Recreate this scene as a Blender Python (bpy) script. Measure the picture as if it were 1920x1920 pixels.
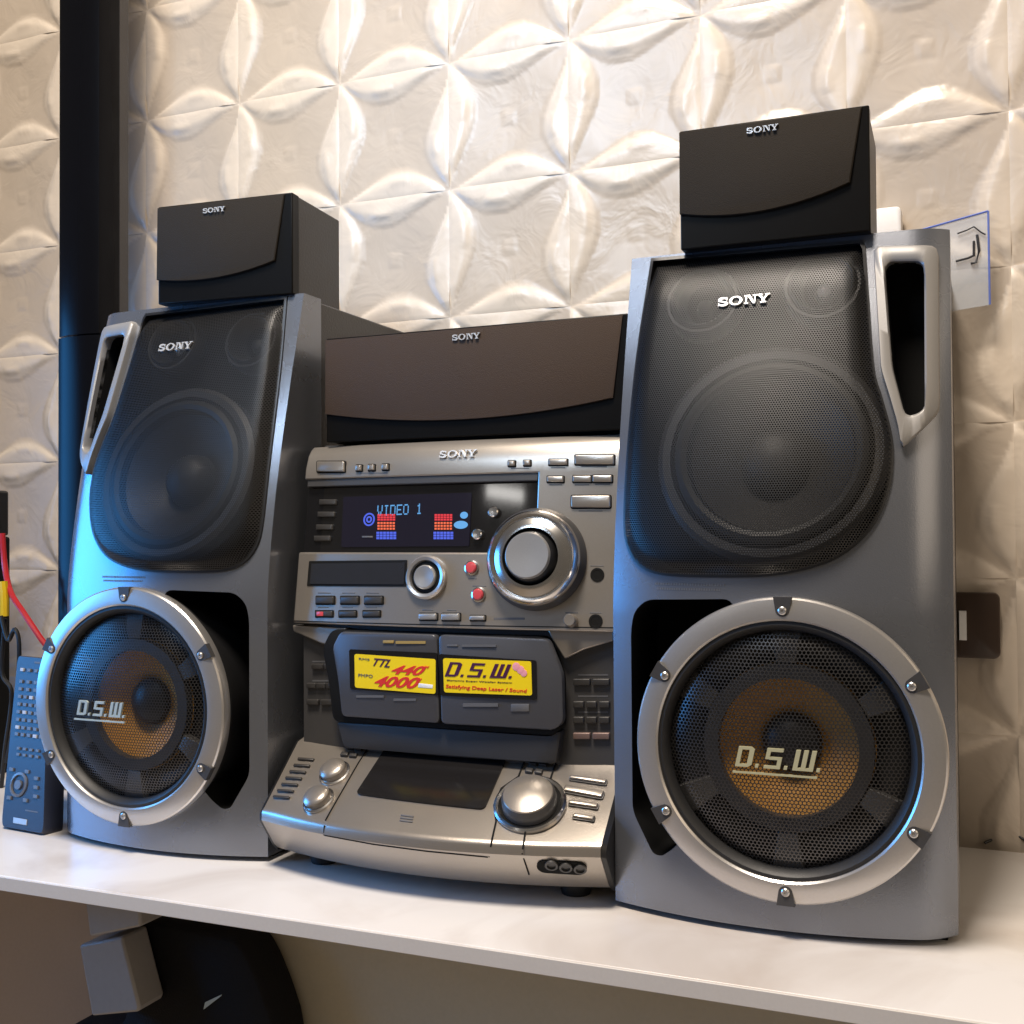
import bpy, bmesh, math, random
from math import sin, cos, pi, radians, sqrt
from mathutils import Vector, Matrix
random.seed(7)
for o in list(bpy.data.objects): bpy.data.objects.remove(o)
S = bpy.context.scene
COL = S.collection

# ------------------------------------------------------------------ camera
FPX = 2093.9; YAW, PITCH, ROLL, ZC = .3945, .0197, -.0067, .252
_f = Vector((-sin(YAW)*cos(PITCH), cos(YAW)*cos(PITCH), sin(PITCH)))
_r0 = Vector((cos(YAW), sin(YAW), 0)); _u0 = _r0.cross(_f)
_r = _r0*cos(ROLL) + _u0*sin(ROLL); _u = -_r0*sin(ROLL) + _u0*cos(ROLL)
EYE = Vector((0, 0, ZC))
cam = bpy.data.cameras.new('camera'); camo = bpy.data.objects.new('camera', cam); COL.objects.link(camo)
camo.matrix_world = Matrix(((_r.x, _u.x, -_f.x, EYE.x), (_r.y, _u.y, -_f.y, EYE.y), (_r.z, _u.z, -_f.z, EYE.z), (0, 0, 0, 1)))
cam.sensor_width = 36; cam.lens = FPX/1920*36; cam.clip_start = .01; cam.clip_end = 100
S.camera = camo

# ------------------------------------------------------------------ world, lamps, exposure
W = bpy.data.worlds.new('World'); S.world = W; W.use_nodes = True
W.node_tree.nodes['Background'].inputs[0].default_value = (1.0, .86, .70, 1)
W.node_tree.nodes['Background'].inputs[1].default_value = .11
S.view_settings.view_transform = 'Standard'; S.view_settings.look = 'None'
S.view_settings.exposure = 0; S.view_settings.gamma = 1
def area(name, loc, target, size, power, color, size_y=None, spread=180):
    l = bpy.data.lights.new(name, 'AREA'); l.energy = power; l.color = color; l.size = size
    if size_y: l.shape = 'RECTANGLE'; l.size_y = size_y
    l.spread = radians(spread)
    o = bpy.data.objects.new(name, l); COL.objects.link(o); o.location = loc
    o.rotation_euler = (Vector(target) - Vector(loc)).to_track_quat('-Z', 'Y').to_euler()
    return o
area('ceiling_lamp', (-.34, .00, 2.0), (-.38, .60, .0), .46, 40, (1, .885, .76), spread=150)
area('wall_spot_lamp', (-.60, -.20, 1.10), (-.50, .98, .60), .34, .95, (.58, .76, 1.0), spread=50)
area('screen_glow_lamp', (-1.50, .26, .34), (-.30, .02, .30), .85, 10.0, (.05, .37, 1.0), .50, spread=120)
area('side_room_lamp', (1.05, .20, .75), (-.3, .8, .25), .9, 2.6, (1, .80, .58), .7)
area('room_tube_lamp', (-.96, -1.03, .90), (-.323, .761, .282), .20, .20, (1, .97, .92), .03)

# ------------------------------------------------------------------ pixel helpers (photo pixel -> direction)
def ray(x, y): return _f + _r*((x-960)/FPX) + _u*((960-y)/FPX)
def hit(px, surf, y0=.74):
    d = ray(*px); y = y0
    for _ in range(30):
        P = EYE + d*(y/d.y); y = surf(P.x, P.z)
    return EYE + d*(y/d.y)
def on_y(px, y): d = ray(*px); return EYE + d*(y/d.y)
def on_z(px, z): d = ray(*px); return EYE + d*((z-ZC)/d.z)
def on_x(px, x): d = ray(*px); return EYE + d*(x/d.x)

# ------------------------------------------------------------------ materials
MATS = {}
def mat(name, col, rough=.5, metal=0., bump=0., scale=200., var=.06, coat=0., spec=.5, emit=None, es=1., trans=0., aniso=0.):
    if name in MATS: return MATS[name]
    m = bpy.data.materials.new(name); m.use_nodes = True; nt = m.node_tree; N = nt.nodes; L = nt.links
    b = N['Principled BSDF']
    b.inputs['Roughness'].default_value = rough; b.inputs['Metallic'].default_value = metal
    b.inputs['Coat Weight'].default_value = coat; b.inputs['Coat Roughness'].default_value = .08
    b.inputs['Specular IOR Level'].default_value = spec
    b.inputs['Transmission Weight'].default_value = trans
    tc = N.new('ShaderNodeTexCoord')
    n = N.new('ShaderNodeTexNoise'); n.inputs['Scale'].default_value = scale; n.inputs['Detail'].default_value = 3
    L.new(tc.outputs['Object'], n.inputs['Vector'])
    n2 = N.new('ShaderNodeTexNoise'); n2.inputs['Scale'].default_value = 14; n2.inputs['Detail'].default_value = 4
    L.new(tc.outputs['Object'], n2.inputs['Vector'])
    ad = N.new('ShaderNodeMath'); ad.operation = 'ADD'
    L.new(n.outputs['Fac'], ad.inputs[0]); L.new(n2.outputs['Fac'], ad.inputs[1])
    mr = N.new('ShaderNodeMapRange'); mr.inputs[1].default_value = .5; mr.inputs[2].default_value = 1.5
    mr.inputs[3].default_value = 1-var; mr.inputs[4].default_value = 1+var
    L.new(ad.outputs[0], mr.inputs[0])
    mx = N.new('ShaderNodeVectorMath'); mx.operation = 'SCALE'; mx.inputs[0].default_value = col
    L.new(mr.outputs[0], mx.inputs['Scale']); L.new(mx.outputs[0], b.inputs['Base Color'])
    rr = N.new('ShaderNodeMapRange'); rr.inputs[1].default_value = .1; rr.inputs[2].default_value = .9
    rr.inputs[3].default_value = max(.02, rough*.88); rr.inputs[4].default_value = min(1, rough*1.12)
    L.new(n2.outputs['Fac'], rr.inputs[0]); L.new(rr.outputs[0], b.inputs['Roughness'])
    if bump:
        bp = N.new('ShaderNodeBump'); bp.inputs['Strength'].default_value = bump; bp.inputs['Distance'].default_value = .0006
        L.new(n.outputs['Fac'], bp.inputs['Height']); L.new(bp.outputs[0], b.inputs['Normal'])
    if emit:
        b.inputs['Emission Color'].default_value = (*emit, 1); b.inputs['Emission Strength'].default_value = es
    MATS[name] = m; return m
def perforated(name, col, rough, metal, pitch, hole):
    m = mat(name, col, rough, metal); nt = m.node_tree; N = nt.nodes; L = nt.links
    tc = N.new('ShaderNodeTexCoord')
    def cell(off):
        a = N.new('ShaderNodeVectorMath'); a.operation = 'MULTIPLY'; L.new(tc.outputs['Object'], a.inputs[0])
        a.inputs[1].default_value = (1/pitch, 0, 1/(pitch*sqrt(3)))
        p = N.new('ShaderNodeVectorMath'); p.operation = 'ADD'; L.new(a.outputs[0], p.inputs[0]); p.inputs[1].default_value = (off, 0, off)
        fr = N.new('ShaderNodeVectorMath'); fr.operation = 'FRACTION'; L.new(p.outputs[0], fr.inputs[0])
        s = N.new('ShaderNodeVectorMath'); s.operation = 'SUBTRACT'; L.new(fr.outputs[0], s.inputs[0]); s.inputs[1].default_value = (.5, 0, .5)
        k = N.new('ShaderNodeVectorMath'); k.operation = 'MULTIPLY'; L.new(s.outputs[0], k.inputs[0]); k.inputs[1].default_value = (1, 0, sqrt(3))
        l = N.new('ShaderNodeVectorMath'); l.operation = 'LENGTH'; L.new(k.outputs[0], l.inputs[0]); return l.outputs['Value']
    mn = N.new('ShaderNodeMath'); mn.operation = 'MINIMUM'; L.new(cell(0), mn.inputs[0]); L.new(cell(.5), mn.inputs[1])
    gt = N.new('ShaderNodeMath'); gt.operation = 'GREATER_THAN'; L.new(mn.outputs[0], gt.inputs[0]); gt.inputs[1].default_value = hole
    L.new(gt.outputs[0], N['Principled BSDF'].inputs['Alpha'])
    return m
SILVER = mat('titanium_paint', (.36, .355, .35), .36, .55, .10, 900, .05)
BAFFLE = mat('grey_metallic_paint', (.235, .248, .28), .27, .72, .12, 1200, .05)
HANDLE = mat('champagne_paint', (.30, .29, .28), .46, .35, .06, 900, .04)
RING = mat('satin_aluminium', (.60, .575, .55), .30, .8, .05, 700, .05)
CHAMP = mat('champagne_plastic', (.40, .36, .315), .30, .72, .08, 900, .05)
CHROME = mat('polished_trim', (.72, .70, .68), .20, 1, 0, 200, .03)
BLACK = mat('black_plastic', (.012, .012, .013), .38, 0, .1, 800)
DULL = mat('dull_black', (.006, .006, .006), .8, 0, .1, 400, .1, spec=.2)
GLOSS = mat('gloss_black', (.006, .006, .007), .06, 0, 0, 50, coat=1)
TOWER = mat('tower_gloss', (.004, .004, .005), .22, 0, 0, 50, spec=.10)
CAB = mat('dark_vinyl', (.035, .031, .030), .34, 0, .35, 500, .12)
SATB = mat('satellite_vinyl', (.030, .026, .025), .45, 0, .35, 500, .1)
FRAMEB = mat('frame_black', (.005, .0045, .004), .35, spec=.12)
CLOTH = mat('grille_cloth', (.022, .017, .012), .8, 0, .8, 1800, .15, spec=.15)
CLOTHB = mat('brown_grille_cloth', (.046, .028, .017), .6, 0, .8, 1800, .15, spec=.2)
CONE = mat('woofer_cone', (.016, .0145, .014), .55, 0, .3, 300)
RUB = mat('rubber', (.014, .014, .015), .5, 0, .1, 300)
AMBER = mat('amber_cone', (.44, .215, .04), .5, 0, .5, 900, .15)
GREYP = mat('grey_plastic', (.060, .058, .058), .42, .2, .1, 800)
DGREY = mat('dark_grey_plastic', (.036, .035, .036), .45, .1, .1, 800)
DOOR = mat('blue_grey_door', (.085, .087, .098), .36, .35, .1, 800)
SPOKE = mat('spoke_metal', (.09, .088, .086), .4, .4)
BTN = mat('dark_button', (.05, .047, .045), .4, .3)
RED = mat('red_button', (.55, .06, .07), .3, 0, coat=.4)
WHITE = mat('white_print', (.85, .85, .85), .4)
LOGO = mat('silver_emblem', (.85, .85, .85), .25, .6)
PALEY = mat('pale_emblem', (.52, .49, .30), .4, .2)
PALEG = mat('pale_print', (.40, .47, .46), .5)
YEL = mat('yellow_sticker', (.90, .66, .01), .35, 0, 0, 60, .04)
REDP = mat('red_print', (.68, .03, .02), .45)
NAVY = mat('plum_print', (.06, .008, .05), .45)
PINK = mat('pink_print', (.85, .35, .40), .45)
GOLDP = mat('gold_print', (.35, .24, .07), .5)
GREYPR = mat('grey_print', (.11, .11, .115), .5)
DISP = mat('display_glass', (.006, .006, .009), .10, 0, coat=.8, emit=(.22, .16, .62), es=.016)
LCD = mat('small_display', (.02, .022, .028), .12, 0, coat=.6)
E_BLUE = mat('display_blue', (.0, .0, .0), .5, emit=(.10, .16, 1.0), es=.8)
E_CYAN = mat('display_cyan', (.0, .0, .0), .5, emit=(.16, .50, 1.0), es=.8)
E_RED = mat('display_red', (.0, .0, .0), .5, emit=(1.0, .04, .05), es=.8)
E_ORANGE = mat('display_orange', (.0, .0, .0), .5, emit=(1.0, .16, .05), es=1.0)
REMOTE = mat('remote_plastic', (.028, .032, .05), .38, 0, .1, 800)
RBTN = mat('remote_button', (.12, .125, .14), .35)
PERF_BLACK = perforated('black_perforated_metal', (.008, .0076, .0076), .45, 0, .0017, .33)
PERF_STEEL = perforated('dark_perforated_steel', (.085, .082, .082), .28, .8, .0025, .39)

# ------------------------------------------------------------------ mesh helpers
def tag(o, label, cat=None, group=None, kind=None):
    if label: o['label'] = label
    if cat: o['category'] = cat
    if group: o['group'] = group
    if kind: o['kind'] = kind
    return o
def empty(name, loc=(0, 0, 0)):
    o = bpy.data.objects.new(name, None); COL.objects.link(o); o.location = loc; o.empty_display_size = .02; return o
def link(name, me, m, parent, smooth=35, bevel=0, segs=2):
    """link a mesh given in world coordinates; under a parent it is stored relative to the parent's base"""
    if isinstance(m, (list, tuple)):
        for q in m: me.materials.append(q)
    elif m: me.materials.append(m)
    if smooth:
        me.polygons.foreach_set('use_smooth', [True]*len(me.polygons)); me.set_sharp_from_angle(angle=radians(smooth))
    o = bpy.data.objects.new(name, me); COL.objects.link(o)
    if parent:
        base = parent; off = Vector()
        while base: off += base.location; base = base.parent
        me.transform(Matrix.Translation(-off)); o.parent = parent
    else:
        # origin at the thing's base
        xs = [v.co for v in me.vertices]
        c = Vector((sum(v.x for v in xs)/len(xs), sum(v.y for v in xs)/len(xs), min(v.z for v in xs)))
        me.transform(Matrix.Translation(-c)); o.location = c
    if bevel:
        b = o.modifiers.new('bevel', 'BEVEL'); b.width = bevel; b.segments = segs; b.limit_method = 'ANGLE'; b.angle_limit = radians(40)
    return o
def mesh(verts, faces):
    me = bpy.data.meshes.new('m'); me.from_pydata([tuple(v) for v in verts], [], faces)
    bm = bmesh.new(); bm.from_mesh(me); bmesh.ops.recalc_face_normals(bm, faces=bm.faces); bm.to_mesh(me); bm.free()
    me.update(); return me
class MB:
    def __init__(s): s.v = []; s.f = []
    def add(s, v, f):
        n = len(s.v); s.v += [Vector(p) for p in v]; s.f += [tuple(i+n for i in q) for q in f]; return s
    def loops(s, L, cap0=True, cap1=True, closed=True):
        n = len(L[0]); v = [p for l in L for p in l]; f = []
        for k in range(len(L)-1):
            for i in range(n if closed else n-1):
                j = (i+1) % n; f.append((k*n+i, k*n+j, (k+1)*n+j, (k+1)*n+i))
        if cap0: f.append(tuple(range(n)))
        if cap1: f.append(tuple((len(L)-1)*n+i for i in range(n)))
        return s.add(v, f)
    def box(s, a, b):
        x0, y0, z0 = a; x1, y1, z1 = b
        return s.loops([[(x0, y0, z0), (x1, y0, z0), (x1, y1, z0), (x0, y1, z0)], [(x0, y0, z1), (x1, y0, z1), (x1, y1, z1), (x0, y1, z1)]])
    def prism(s, M, loop, h0, h1, bev=0):
        cx = sum(p[0] for p in loop)/len(loop); cy = sum(p[1] for p in loop)/len(loop)
        def sh(d):
            out = []
            for p in loop:
                r = max(1e-6, sqrt((p[0]-cx)**2+(p[1]-cy)**2)); k = max(.2, 1-d/r); out.append((cx+(p[0]-cx)*k, cy+(p[1]-cy)*k))
            return out
        L = [[M(a, b, h0) for a, b in loop]]
        if bev:
            L.append([M(a, b, h1-bev) for a, b in loop]); L.append([M(a, b, h1-bev*.3) for a, b in sh(bev*.3)]); L.append([M(a, b, h1) for a, b in sh(bev)])
        else: L.append([M(a, b, h1) for a, b in loop])
        return s.loops(L)
    def lathe(s, M, prof, n=48, c=(0, 0), cap0=True, cap1=True):
        return s.loops([[M(c[0]+r*cos(2*pi*i/n), c[1]+r*sin(2*pi*i/n), h) for i in range(n)] for r, h in prof], cap0, cap1)
    def tube(s, pts, r, n=8):
        L = []; pts = [Vector(p) for p in pts]
        for i, p in enumerate(pts):
            t = (pts[min(i+1, len(pts)-1)]-pts[max(i-1, 0)]).normalized()
            a = t.cross(Vector((.3, .2, .93))).normalized(); b = t.cross(a)
            L.append([p+a*r*cos(2*pi*k/n)+b*r*sin(2*pi*k/n) for k in range(n)])
        return s.loops(L)
    def build(s, name, m, parent=None, **k): return link(name, mesh(s.v, s.f), m, parent, **k)
def rrect(x0, z0, x1, z1, r, n=5):
    out = []
    for cx, cz, a in ((x1-r, z1-r, 0), (x0+r, z1-r, 90), (x0+r, z0+r, 180), (x1-r, z0+r, 270)):
        for i in range(n): t = radians(a+90*i/(n-1)); out.append((cx+r*cos(t), cz+r*sin(t)))
    return out
def smooth_loop(P, n=96, it=0):
    """closed Catmull-Rom through P resampled by length"""
    Q = []
    m = len(P)
    for i in range(m):
        p0, p1, p2, p3 = (Vector((*P[(i+k-1) % m][:2], 0)) for k in range(4))
        for k in range(10):
            t = k/10; Q.append(.5*((2*p1)+(p2-p0)*t+(2*p0-5*p1+4*p2-p3)*t*t+(3*p1-p0-3*p2+p3)*t**3))
    return resample([(q.x, q.y) for q in Q], n)
def resample(P, n):
    L = [0]; m = len(P)
    for i in range(m): L.append(L[-1]+math.dist(P[i], P[(i+1) % m]))
    out = []; j = 0
    for k in range(n):
        d = L[-1]*k/n
        while L[j+1] < d: j += 1
        t = (d-L[j])/max(1e-9, L[j+1]-L[j]); a, b = P[j], P[(j+1) % m]; out.append((a[0]+(b[0]-a[0])*t, a[1]+(b[1]-a[1])*t))
    return out
def round_poly(P, r, n=5):
    out = []; m = len(P)
    for i in range(m):
        a, b, c = (Vector((*P[(i+k-1) % m][:2], 0)) for k in range(3))
        d0 = (a-b); d1 = (c-b); q = min(r, d0.length*.45, d1.length*.45)
        s = b+d0.normalized()*q; e = b+d1.normalized()*q
        for k in range(n): t = k/(n-1); p = s*(1-t)**2+b*2*t*(1-t)+e*t*t; out.append((p.x, p.y))
    return out
def frame(O, e1, n):
    n = Vector(n).normalized(); e1 = Vector(e1); e1 = (e1-n*e1.dot(n)).normalized(); e2 = n.cross(e1)
    O = Vector(O); return lambda a, b, h: O+e1*a+e2*b+n*h
def surf_frame(surf, x, z):
    d = .001; y = surf(x, z)
    tx = Vector((2*d, surf(x+d, z)-surf(x-d, z), 0)); tz = Vector((0, surf(x, z+d)-surf(x, z-d), 2*d))
    n = tx.cross(tz)
    if n.y > 0: n = -n
    return frame((x, y, z), tx, n), n.normalized()
def at_px(px, surf):
    P = hit(px, surf); M, n = surf_frame(surf, P.x, P.z); return P, M, n
def px_quad(rect, surf):
    """photo rectangle (x0,y0,x1,y1) or 4 corners TL TR BR BL -> 4 points on the surface"""
    if len(rect) == 4 and not hasattr(rect[0], '__len__'):
        x0, y0, x1, y1 = rect; rect = [(x0, y0), (x1, y0), (x1, y1), (x0, y1)]
    return [hit(p, surf) for p in rect]
def bil(Q, a, b):   # a right, b up
    return Q[3]*(1-a)*(1-b)+Q[2]*a*(1-b)+Q[1]*a*b+Q[0]*(1-a)*b
def px_button(name, rect, surf, h, m, parent, bev=.0006, rad=.12, h0=-.001):
    Q = px_quad(rect, surf); n = (Q[2]-Q[3]).cross(Q[0]-Q[3])
    if n.y > 0: n = -n
    n.normalize(); asp = (Q[1]-Q[0]).length/max(1e-6, (Q[0]-Q[3]).length)
    lp = [(p[0]/asp, p[1]) for p in rrect(0, 0, asp, 1, rad*min(1, asp), 4)]
    wq = min((Q[1]-Q[0]).length, (Q[0]-Q[3]).length); k = min(.35, bev/wq*2)
    def L(s, hh): return [bil(Q, .5+(a-.5)*(1-s*min(1, 1/asp)), .5+(b-.5)*(1-s*min(1, asp)))+n*hh for a, b in lp]
    mb = MB().loops([L(0, h0), L(0, h-bev), L(k*.4, h-bev*.3), L(k, h)])
    return mb.build(name, m, parent)
def px_flat(name, rect, surf, m, parent, h=.0003, rad=.1):
    Q = px_quad(rect, surf); wq = (Q[1]-Q[0]).length; hq = (Q[0]-Q[3]).length
    if wq > .016:
        n = max(10, int(wq/.006)); r = rad*hq; L = []
        ts = sorted(set([k/n for k in range(n+1)]+[r/wq*(1-cos(k*pi/10)) for k in range(6)]+[1-r/wq*(1-cos(k*pi/10)) for k in range(6)]))
        for t in ts:
            e = min(t, 1-t)*wq; c = 0 if e >= r or r < 1e-6 else (r-sqrt(max(0, r*r-(r-e)**2)))/hq
            c = min(c, .495); col = []
            for b in (c, .5, 1-c):
                P = bil(Q, t, b); col.append(Vector((P.x, surf(P.x, P.z), P.z)))
            nn = surf_frame(surf, col[1].x, col[1].z)[1]
            L.append([p+nn*h for p in col]+[p-nn*.0008 for p in col[::-1]])
        return MB().loops(L).build(name, m, parent, smooth=40)
    return px_button(name, rect, surf, h, m, parent, bev=.0001, rad=rad, h0=-.0008)

# lettering ------------------------------------------------------------------
def stroke(P, w):
    P = [Vector((*p, 0)) for p in P]; A = []; B = []
    for i, p in enumerate(P):
        t = (P[min(i+1, len(P)-1)]-P[max(i-1, 0)]).normalized(); n = Vector((-t.y, t.x, 0))
        ww = w[i] if hasattr(w, '__len__') else w
        A.append((p+n*ww/2)[:2]); B.append((p-n*ww/2)[:2])
    return A+B[::-1]
def rect(x0, y0, x1, y1): return [(x0, y0), (x1, y0), (x1, y1), (x0, y1)]
def sony_shapes():
    L = []
    # S
    pts = []
    for k in range(13): t = radians(20+k*250/12); pts.append((.52+.40*cos(t), .73+.19*sin(t)))
    for k in range(13): t = radians(90-k*250/12); pts.append((.52+.42*cos(t), .27+.19*sin(t)))
    w = [.12+.12*abs(sin(pi*i/12.5)) for i in range(len(pts))]
    L.append(stroke(pts, w)); L.append(rect(.86, .62, .95, .98)); L.append(rect(.05, .02, .14, .38))
    # O
    o = []; i_ = []
    for k in range(40): t = 2*pi*k/40; o.append((1.85+.68*cos(t), .5+.53*sin(t))); i_.append((1.85+.40*cos(t), .5+.40*sin(t)))
    for k in range(40): j = (k+1) % 40; L.append([o[k], o[j], i_[j], i_[k]])
    # N
    x = 2.72
    L += [rect(x+.14, .1, x+.28, .9), rect(x, 0, x+.42, .11), rect(x, .89, x+.40, 1), [(x+.28, 1), (x+.56, 1), (x+1.14, 0), (x+.90, 0)],
          rect(x+1.02, .1, x+1.14, .9), rect(x+.86, .89, x+1.30, 1)]
    x = 4.0
    L += [rect(x+.52, .1, x+.80, .45), rect(x+.36, 0, x+.96, .11), [(x+.10, .9), (x+.42, .9), (x+.80, .42), (x+.52, .42)], [(x+.98, .9), (x+1.14, .9), (x+.80, .43), (x+.68, .5)],
          rect(x, .89, x+.54, 1), rect(x+.82, .89, x+1.30, 1)]
    return L, 5.3
def dsw_shapes():
    L = [rect(0, .0, .2, 1), rect(.2, 0, .62, .14), rect(.2, .86, .62, 1), [(.62, 0), (.80, .12), (.80, .88), (.62, 1), (.56, .86), (.56, .14)], rect(.98, 0, 1.14, .17)]
    x = 1.40
    L += [rect(x, .84, x+.80, 1), rect(x, .46, x+.2, .84), rect(x+.2, .44, x+.80, .58), rect(x+.60, .14, x+.80, .44), rect(x, 0, x+.80, .14), rect(x+.98, 0, x+1.14, .17)]
    x = 2.80
    L += [rect(x, .14, x+.22, 1), rect(x+.38, .14, x+.60, 1), rect(x+.76, .14, x+.98, 1), rect(x, 0, x+.98, .14), rect(x+1.14, 0, x+1.30, .17)]
    return [[(p[0]+.22*p[1], p[1]) for p in q] for q in L], 4.1
def letters(name, shapes, M, width, m, parent, h=.0008, cx=.5):
    L, w = shapes; s = width/w; mb = MB()
    for k, lp in enumerate(L): mb.prism(lambda a, b, hh: M((a-w*cx)*s, b*s, hh), lp, -.0002, h+k*8e-6)
    return mb.build(name, m, parent, smooth=0)
def text(name, body, M, width, height, m, parent, h=.0004, shear=0., bold=0., center=True):
    cu = bpy.data.curves.new('t', 'FONT'); cu.body = body; cu.size = 1; cu.shear = shear; cu.offset = bold; cu.extrude = .01; cu.resolution_u = 3
    o = bpy.data.objects.new('t', cu); COL.objects.link(o); bpy.context.view_layer.update()
    me = bpy.data.meshes.new_from_object(o.evaluated_get(bpy.context.evaluated_depsgraph_get()))
    bpy.data.objects.remove(o)
    xs = [v.co.x for v in me.vertices]; ys = [v.co.y for v in me.vertices]; x0, x1, y0, y1 = min(xs), max(xs), min(ys), max(ys)
    for v in me.vertices:
        a = (v.co.x-(x0+x1)/2)/(x1-x0)*width; b = (v.co.y-(y0+y1)/2)/(y1-y0)*height
        v.co = M(a, b, h if v.co.z > 0 else -.0002)
    me.materials.clear()
    return link(name, me, m, parent, smooth=0)

# ================================================================== THE SETTING
T = .125; WA = -.0103
W0 = Vector((-.8469, .9847, .8391)); WX = Vector((cos(WA), sin(WA), 0)); WN = Vector((sin(WA), -cos(WA), 0))
def wall_pt(i, j, h=0): return W0+WX*(T*i)+Vector((0, 0, -T*j))+WN*h
def wall_material():
    m = mat('embossed_wall_panel', (.50, .425, .345), .34, 0, 0, 60, .05, spec=.55)
    nt = m.node_tree; N = nt.nodes; L = nt.links; b = N['Principled BSDF']
    g = N.new('ShaderNodeNewGeometry')
    n1 = N.new('ShaderNodeTexNoise'); n1.inputs['Scale'].default_value = 26; n1.inputs['Detail'].default_value = 3; n1.inputs['Roughness'].default_value = .6; n1.inputs['Distortion'].default_value = .7
    L.new(g.outputs['Position'], n1.inputs['Vector'])
    at = N.new('ShaderNodeAttribute'); at.attribute_name = 'petal'      # pearl printed petals on a beige ground
    old = b.inputs['Base Color'].links[0].from_socket; mc = N.new('ShaderNodeMix'); mc.data_type = 'RGBA'
    pe = N.new('ShaderNodeVectorMath'); pe.operation = 'MULTIPLY'; pe.inputs[1].default_value = (1.30, 1.33, 1.36); L.new(old, pe.inputs[0])
    L.new(at.outputs['Fac'], mc.inputs['Factor']); L.new(old, mc.inputs['A']); L.new(pe.outputs[0], mc.inputs['B']); L.new(mc.outputs['Result'], b.inputs['Base Color'])
    bp = N.new('ShaderNodeBump'); bp.inputs['Strength'].default_value = .35; bp.inputs['Distance'].default_value = .004
    L.new(n1.outputs['Fac'], bp.inputs['Height']); L.new(bp.outputs[0], b.inputs['Normal'])
    return m
WALLM = wall_material()
wall = MB().loops([[wall_pt(-7, -4, -.006), wall_pt(13, -4, -.006), wall_pt(13, 9.5, -.006), wall_pt(-7, 9.5, -.006)],
                   [wall_pt(-7, -4, -.03), wall_pt(13, -4, -.03), wall_pt(13, 9.5, -.03), wall_pt(-7, 9.5, -.03)]]).build('wall', WALLM, None, smooth=0)
tag(wall, 'cream wall clad in embossed petal pattern panels', kind='structure')
def tile_mesh():
    n = 52; v = []; f = []; pet = []
    def width(al, peak): return .225*max(0., sin(pi*al**(math.log(.5)/math.log(peak))))**1.25
    def ss(t): t = max(0., min(1., t)); return t*t*(3-2*t)
    for j in range(n+1):
        for i in range(n+1):
            u = i/n; w = j/n; h = 0.; pq = 0.
            # the four half petals: twisted, each fullest towards one end
            for dist, al, peak in ((u, w, .38), (1-u, w, .62), (w, u, .40), (1-w, u, .56)):
                wd = width(al, peak)
                if dist < wd:
                    q = 1-dist/wd; k = min(1, wd/.10)
                    hh = .0024*ss(q/.5)*k+.0009*q*k-.0012*k*ss((q-.55)/.45)*ss(1-abs(al-.5)/.4)
                    hh += .0011*k*max(0, 1-(abs(al-peak)/.10)**4)*max(0, 1-abs(q-.42)/.22)
                    if hh > h: h = hh
                    pq = max(pq, ss(q/.22))
            if pq == 0:
                r = sqrt((u-.5)**2+(w-.5)**2); h = -.0022*ss(1-r/.5)
                d = max(abs(u-.5), abs(w-.5))
                h += .0004*ss((.065-d)/.03)-.0002*ss((.10-d)/.03)*ss((d-.05)/.02)
            e = min(u, w, 1-u, 1-w)
            if e < .012: h -= .0005*(1-e/.012)
            v.append((u*T, -h, -w*T)); pet.append(pq)
    for j in range(n):
        for i in range(n):
            a = j*(n+1)+i; f.append((a, a+1, a+n+2, a+n+1))
    # rim so that each tile has thickness
    m0 = len(v); rim = [i for i in range(n+1)]+[k*(n+1)+n for k in range(1, n+1)]+[n*(n+1)+i for i in range(n-1, -1, -1)]+[k*(n+1) for k in range(n-1, 0, -1)]
    for q in rim: p = v[q]; v.append((p[0], .0055, p[2])); pet.append(pet[q])
    for k in range(len(rim)): k2 = (k+1) % len(rim); f.append((rim[k2], rim[k], m0+k, m0+k2))
    me = bpy.data.meshes.new('wall_tile'); me.from_pydata(v, [], f); me.update()
    at = me.attributes.new('petal', 'FLOAT', 'POINT'); at.data.foreach_set('value', pet)
    me.polygons.foreach_set('use_smooth', [True]*len(me.polygons)); me.set_sharp_from_angle(angle=radians(60)); me.materials.append(WALLM); return me
TM_ = tile_mesh()
for j in range(-2, 7):
    for i in range(-6, 12):
        o = bpy.data.objects.new('wall_tile', TM_); COL.objects.link(o); o.parent = wall
        o.location = wall_pt(i, j)-wall.location; o.rotation_euler = (0, 0, WA); o.scale = (1, 1, 1)
def wall_y(x): return W0.y+(x-W0.x)*math.tan(WA)

FLOORM = mat('floor_tile', (.55, .47, .38), .35, 0, .05, 30, .06)
fl = MB().box((-3, -2.2, -.77), (2.2, 1.0, -.75)).build('floor', FLOORM, None, smooth=0); tag(fl, 'pale floor below the sideboard', kind='structure')
# shelf / sideboard -----------------------------------------------------------
def shelf_material():
    m = mat('pale_marbled_laminate', (.80, .77, .73), .30, 0, .03, 400, .02, spec=.5)
    nt = m.node_tree; N = nt.nodes; L = nt.links; b = N['Principled BSDF']
    tc = N.new('ShaderNodeTexCoord'); n = N.new('ShaderNodeTexNoise'); n.inputs['Scale'].default_value = 7; n.inputs['Detail'].default_value = 9; n.inputs['Distortion'].default_value = .8
    L.new(tc.outputs['Object'], n.inputs['Vector'])
    r = N.new('ShaderNodeValToRGB'); r.color_ramp.elements[0].position = .30; r.color_ramp.elements[0].color = (.52, .46, .41, 1)
    r.color_ramp.elements[1].position = .56; r.color_ramp.elements[1].color = (.74, .71, .68, 1)
    L.new(n.outputs['Fac'], r.inputs['Fac']); L.new(r.outputs[0], b.inputs['Base Color']); return m
SHELF = shelf_material()
BOARD = mat('olive_grey_board', (.46, .41, .30), .55, 0, .15, 300, .06)
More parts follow.
